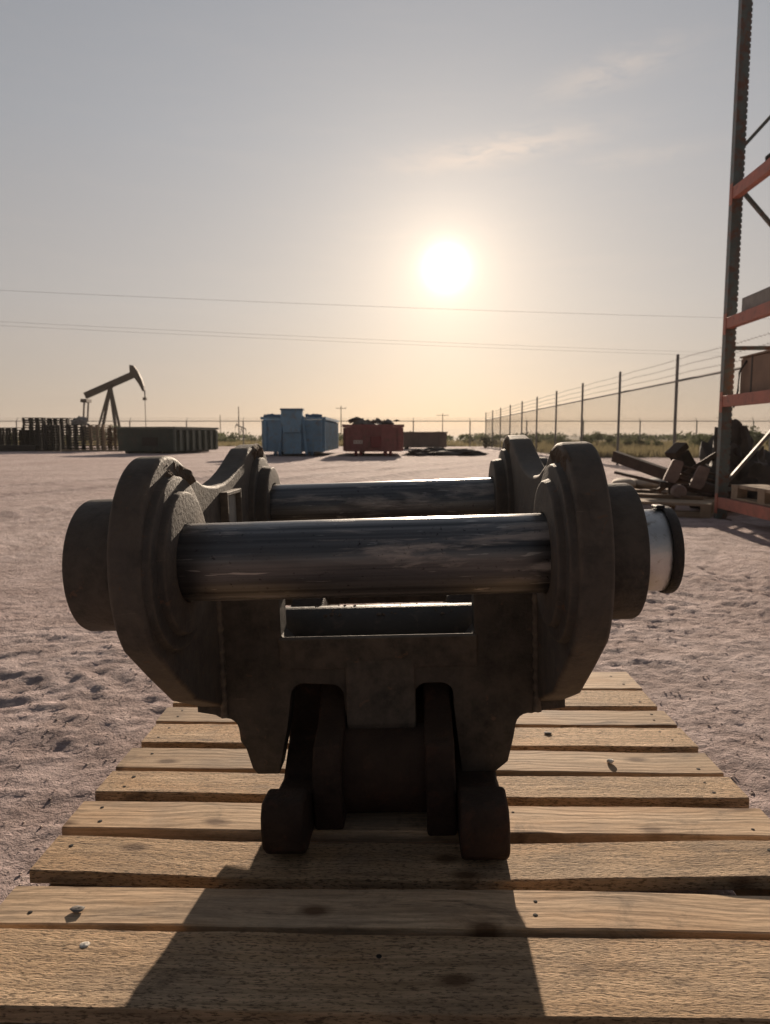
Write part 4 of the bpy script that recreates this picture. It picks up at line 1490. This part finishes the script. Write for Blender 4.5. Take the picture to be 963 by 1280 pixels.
def bush_proto(seed, h, w, nleaf, lmat, nblob=12, size=.07):
    q = random.Random(seed)
    blobs = []
    stems = MB()
    for i in range(nblob):
        a = q.uniform(0, 2 * math.pi)
        rr = w * .5 * math.sqrt(q.random())
        z = h * q.uniform(.35, .92) * (1 - .35 * rr / (w * .5))
        c = (rr * math.cos(a), rr * math.sin(a), z)
        blobs.append((c, q.uniform(.10, .22) * w))
        stems.tube([(0, 0, 0), (c[0] * .35, c[1] * .35, z * .45), c], [.03, .018, .006], 5)
    f = MB()
    f.add(*leaf_cloud(nleaf, blobs, size, seed + 50, .85))
    return f.mesh('crown', lmat), stems.mesh('trunk', MAT['twig'])


protos = [bush_proto(1, 2.6, 3.2, 2600, MAT['leaf'], 16, .085), bush_proto(2, 1.5, 2.6, 2000, MAT['leaf'], 12, .08),
          bush_proto(3, 1.2, 2.0, 1500, MAT['leaf_grey'], 10, .07), bush_proto(4, 3.6, 3.0, 1300, MAT['leaf'], 13, .09)]


def bush(k, px, Y, sc, rz, label, sz=1.0, grp='scrub bushes beyond the fences'):
    root = empty('scrub_bush', ((px - 481.5) / 900 * Y, Y, -.03), (0, 0, rz))
    sc *= .8
    root.scale = (sc, sc, sc * sz * .9)
    tag(root, label, 'bush', grp)
    for nm, me in zip(('crown', 'trunk'), protos[k]):
        o = bpy.data.objects.new(nm, me)
        col.objects.link(o)
        o.parent = root


for k, px, Y, sc, lab, sz in (
        (3, 152, 70, .95, 'thin tall bush under the head of the pumpjack', 1.0), (3, 127, 72, .8, 'sparse bush between the legs of the pumpjack', 1.0),
        (1, -4, 47, 1.0, 'dark green bush at the far left edge by the fence', 1.0),
        (3, 511, 62, .62, 'sparse tree right of the red container', 1.0), (3, 541, 64, .62, 'sparse tree behind the brown bin', 1.0),
        (2, 606, 50, 1.0, 'greyish bush at the far end of the right fence', 1.0), (0, 745, 40, .72, 'leafy bush between two fence posts right of the coupler ear', .9),
        (0, 940, 33, .85, 'tall green bush seen right of the rack post', .9), (1, 876, 36, .95, 'green bush just left of the rack post', 1.0),
        (1, 800, 42, 1.0, 'low wide bush between the nearest fence posts', .8), (1, 697, 52, .9, 'low bush near the fifth fence post', .9),
        (2, 770, 34, .7, 'small grey bush at the foot of the fence', .8), (1, 660, 60, .9, 'far low bush behind the fence row', .9),
        (0, 905, 48, .8, 'bush behind the rack post', .8), (2, 588, 64, .9, 'far grey bush left of the fence end', .8),
        (1, 283, 75, .9, 'low bush left of the blue container', .7), (1, 318, 90, 1.0, 'far low bush touching the blue container', .6)):
    bush(k, px, Y, sc, px * 1.3, lab, sz)

# dry grass and low scrub as masses
q = random.Random(77)
V, F = [], []


def blade(x, y, h, w):
    a = q.uniform(0, 6.28)
    ux, uy = math.cos(a) * w, math.sin(a) * w
    lx, ly = q.gauss(0, .25) * h, q.gauss(0, .25) * h
    k = len(V)
    V.extend([(x - ux, y - uy, -.02), (x + ux, y + uy, -.02), (x + lx, y + ly, h)])
    F.append((k, k + 1, k + 2))


for i in range(42000):
    y = 27.5 + 34 * q.random() ** 1.4
    x = 6.6 + .031 * y + q.random() ** 1.2 * (y * .55)
    cl = mnoise.noise((x * .35, y * .35, 0)) * .5 + .5
    if q.random() > cl * 1.25:
        continue
    blade(x, y, (.18 + .55 * cl * q.random()), .016)
for i in range(46000):
    y = 57.2 + 45 * q.random() ** 1.6
    x = q.uniform(-.62, .62) * y
    cl = mnoise.noise((x * .22, y * .3, 4)) * .5 + .5
    if q.random() > cl * 1.2:
        continue
    blade(x, y, (.15 + .6 * cl * q.random()), .028)
o = MB().add(V, F).build('dry_grass', MAT['grass'])
tag(o, 'dry grass growing beyond the yard fences', 'grass', kind='stuff')

V2, F2 = [], []
q2 = random.Random(99)
blobs = []
for i in range(520):
    y = 95 + 420 * q2.random() ** 1.5
    x = q2.uniform(-.62, .62) * y
    blobs.append(((x, y, .35), q2.uniform(.6, 1.5) * (1 + y / 400)))
for (c, r) in blobs:
    v_, f_ = leaf_cloud(46, [(c, r)], .30 * (c[1] / 150) ** .5 + .1, int(c[0] * 31) & 0xffff, .62)
    k = len(V2)
    V2 += v_
    F2 += [[j + k for j in f] for f in f_]
o = MB().add(V2, F2).build('distant_scrub', MAT['leaf'])
tag(o, 'distant low scrub along the horizon', 'scrub', kind='stuff')

# ------------------------------------------------------------------ dusty morning air
hm = bpy.data.materials.new('dusty_air')
hm.use_nodes = True
hm.node_tree.nodes.clear()
hb = NB(hm.node_tree)
ho = hb.n('ShaderNodeOutputMaterial')
pv = hb.n('ShaderNodeVolumePrincipled')
pv.inputs['Color'].default_value = (0.93, 0.90, 0.87, 1)
pv.inputs['Density'].default_value = 0.00032
pv.inputs['Anisotropy'].default_value = 0.1
hb.link(pv.outputs[0], ho.inputs['Volume'])
o = MB().box((-2300, -1000, -1.3), (2300, 2750, 21)).build('haze', hm)
tag(o, 'thin dusty haze hanging over the yard', 'haze', kind='stuff')
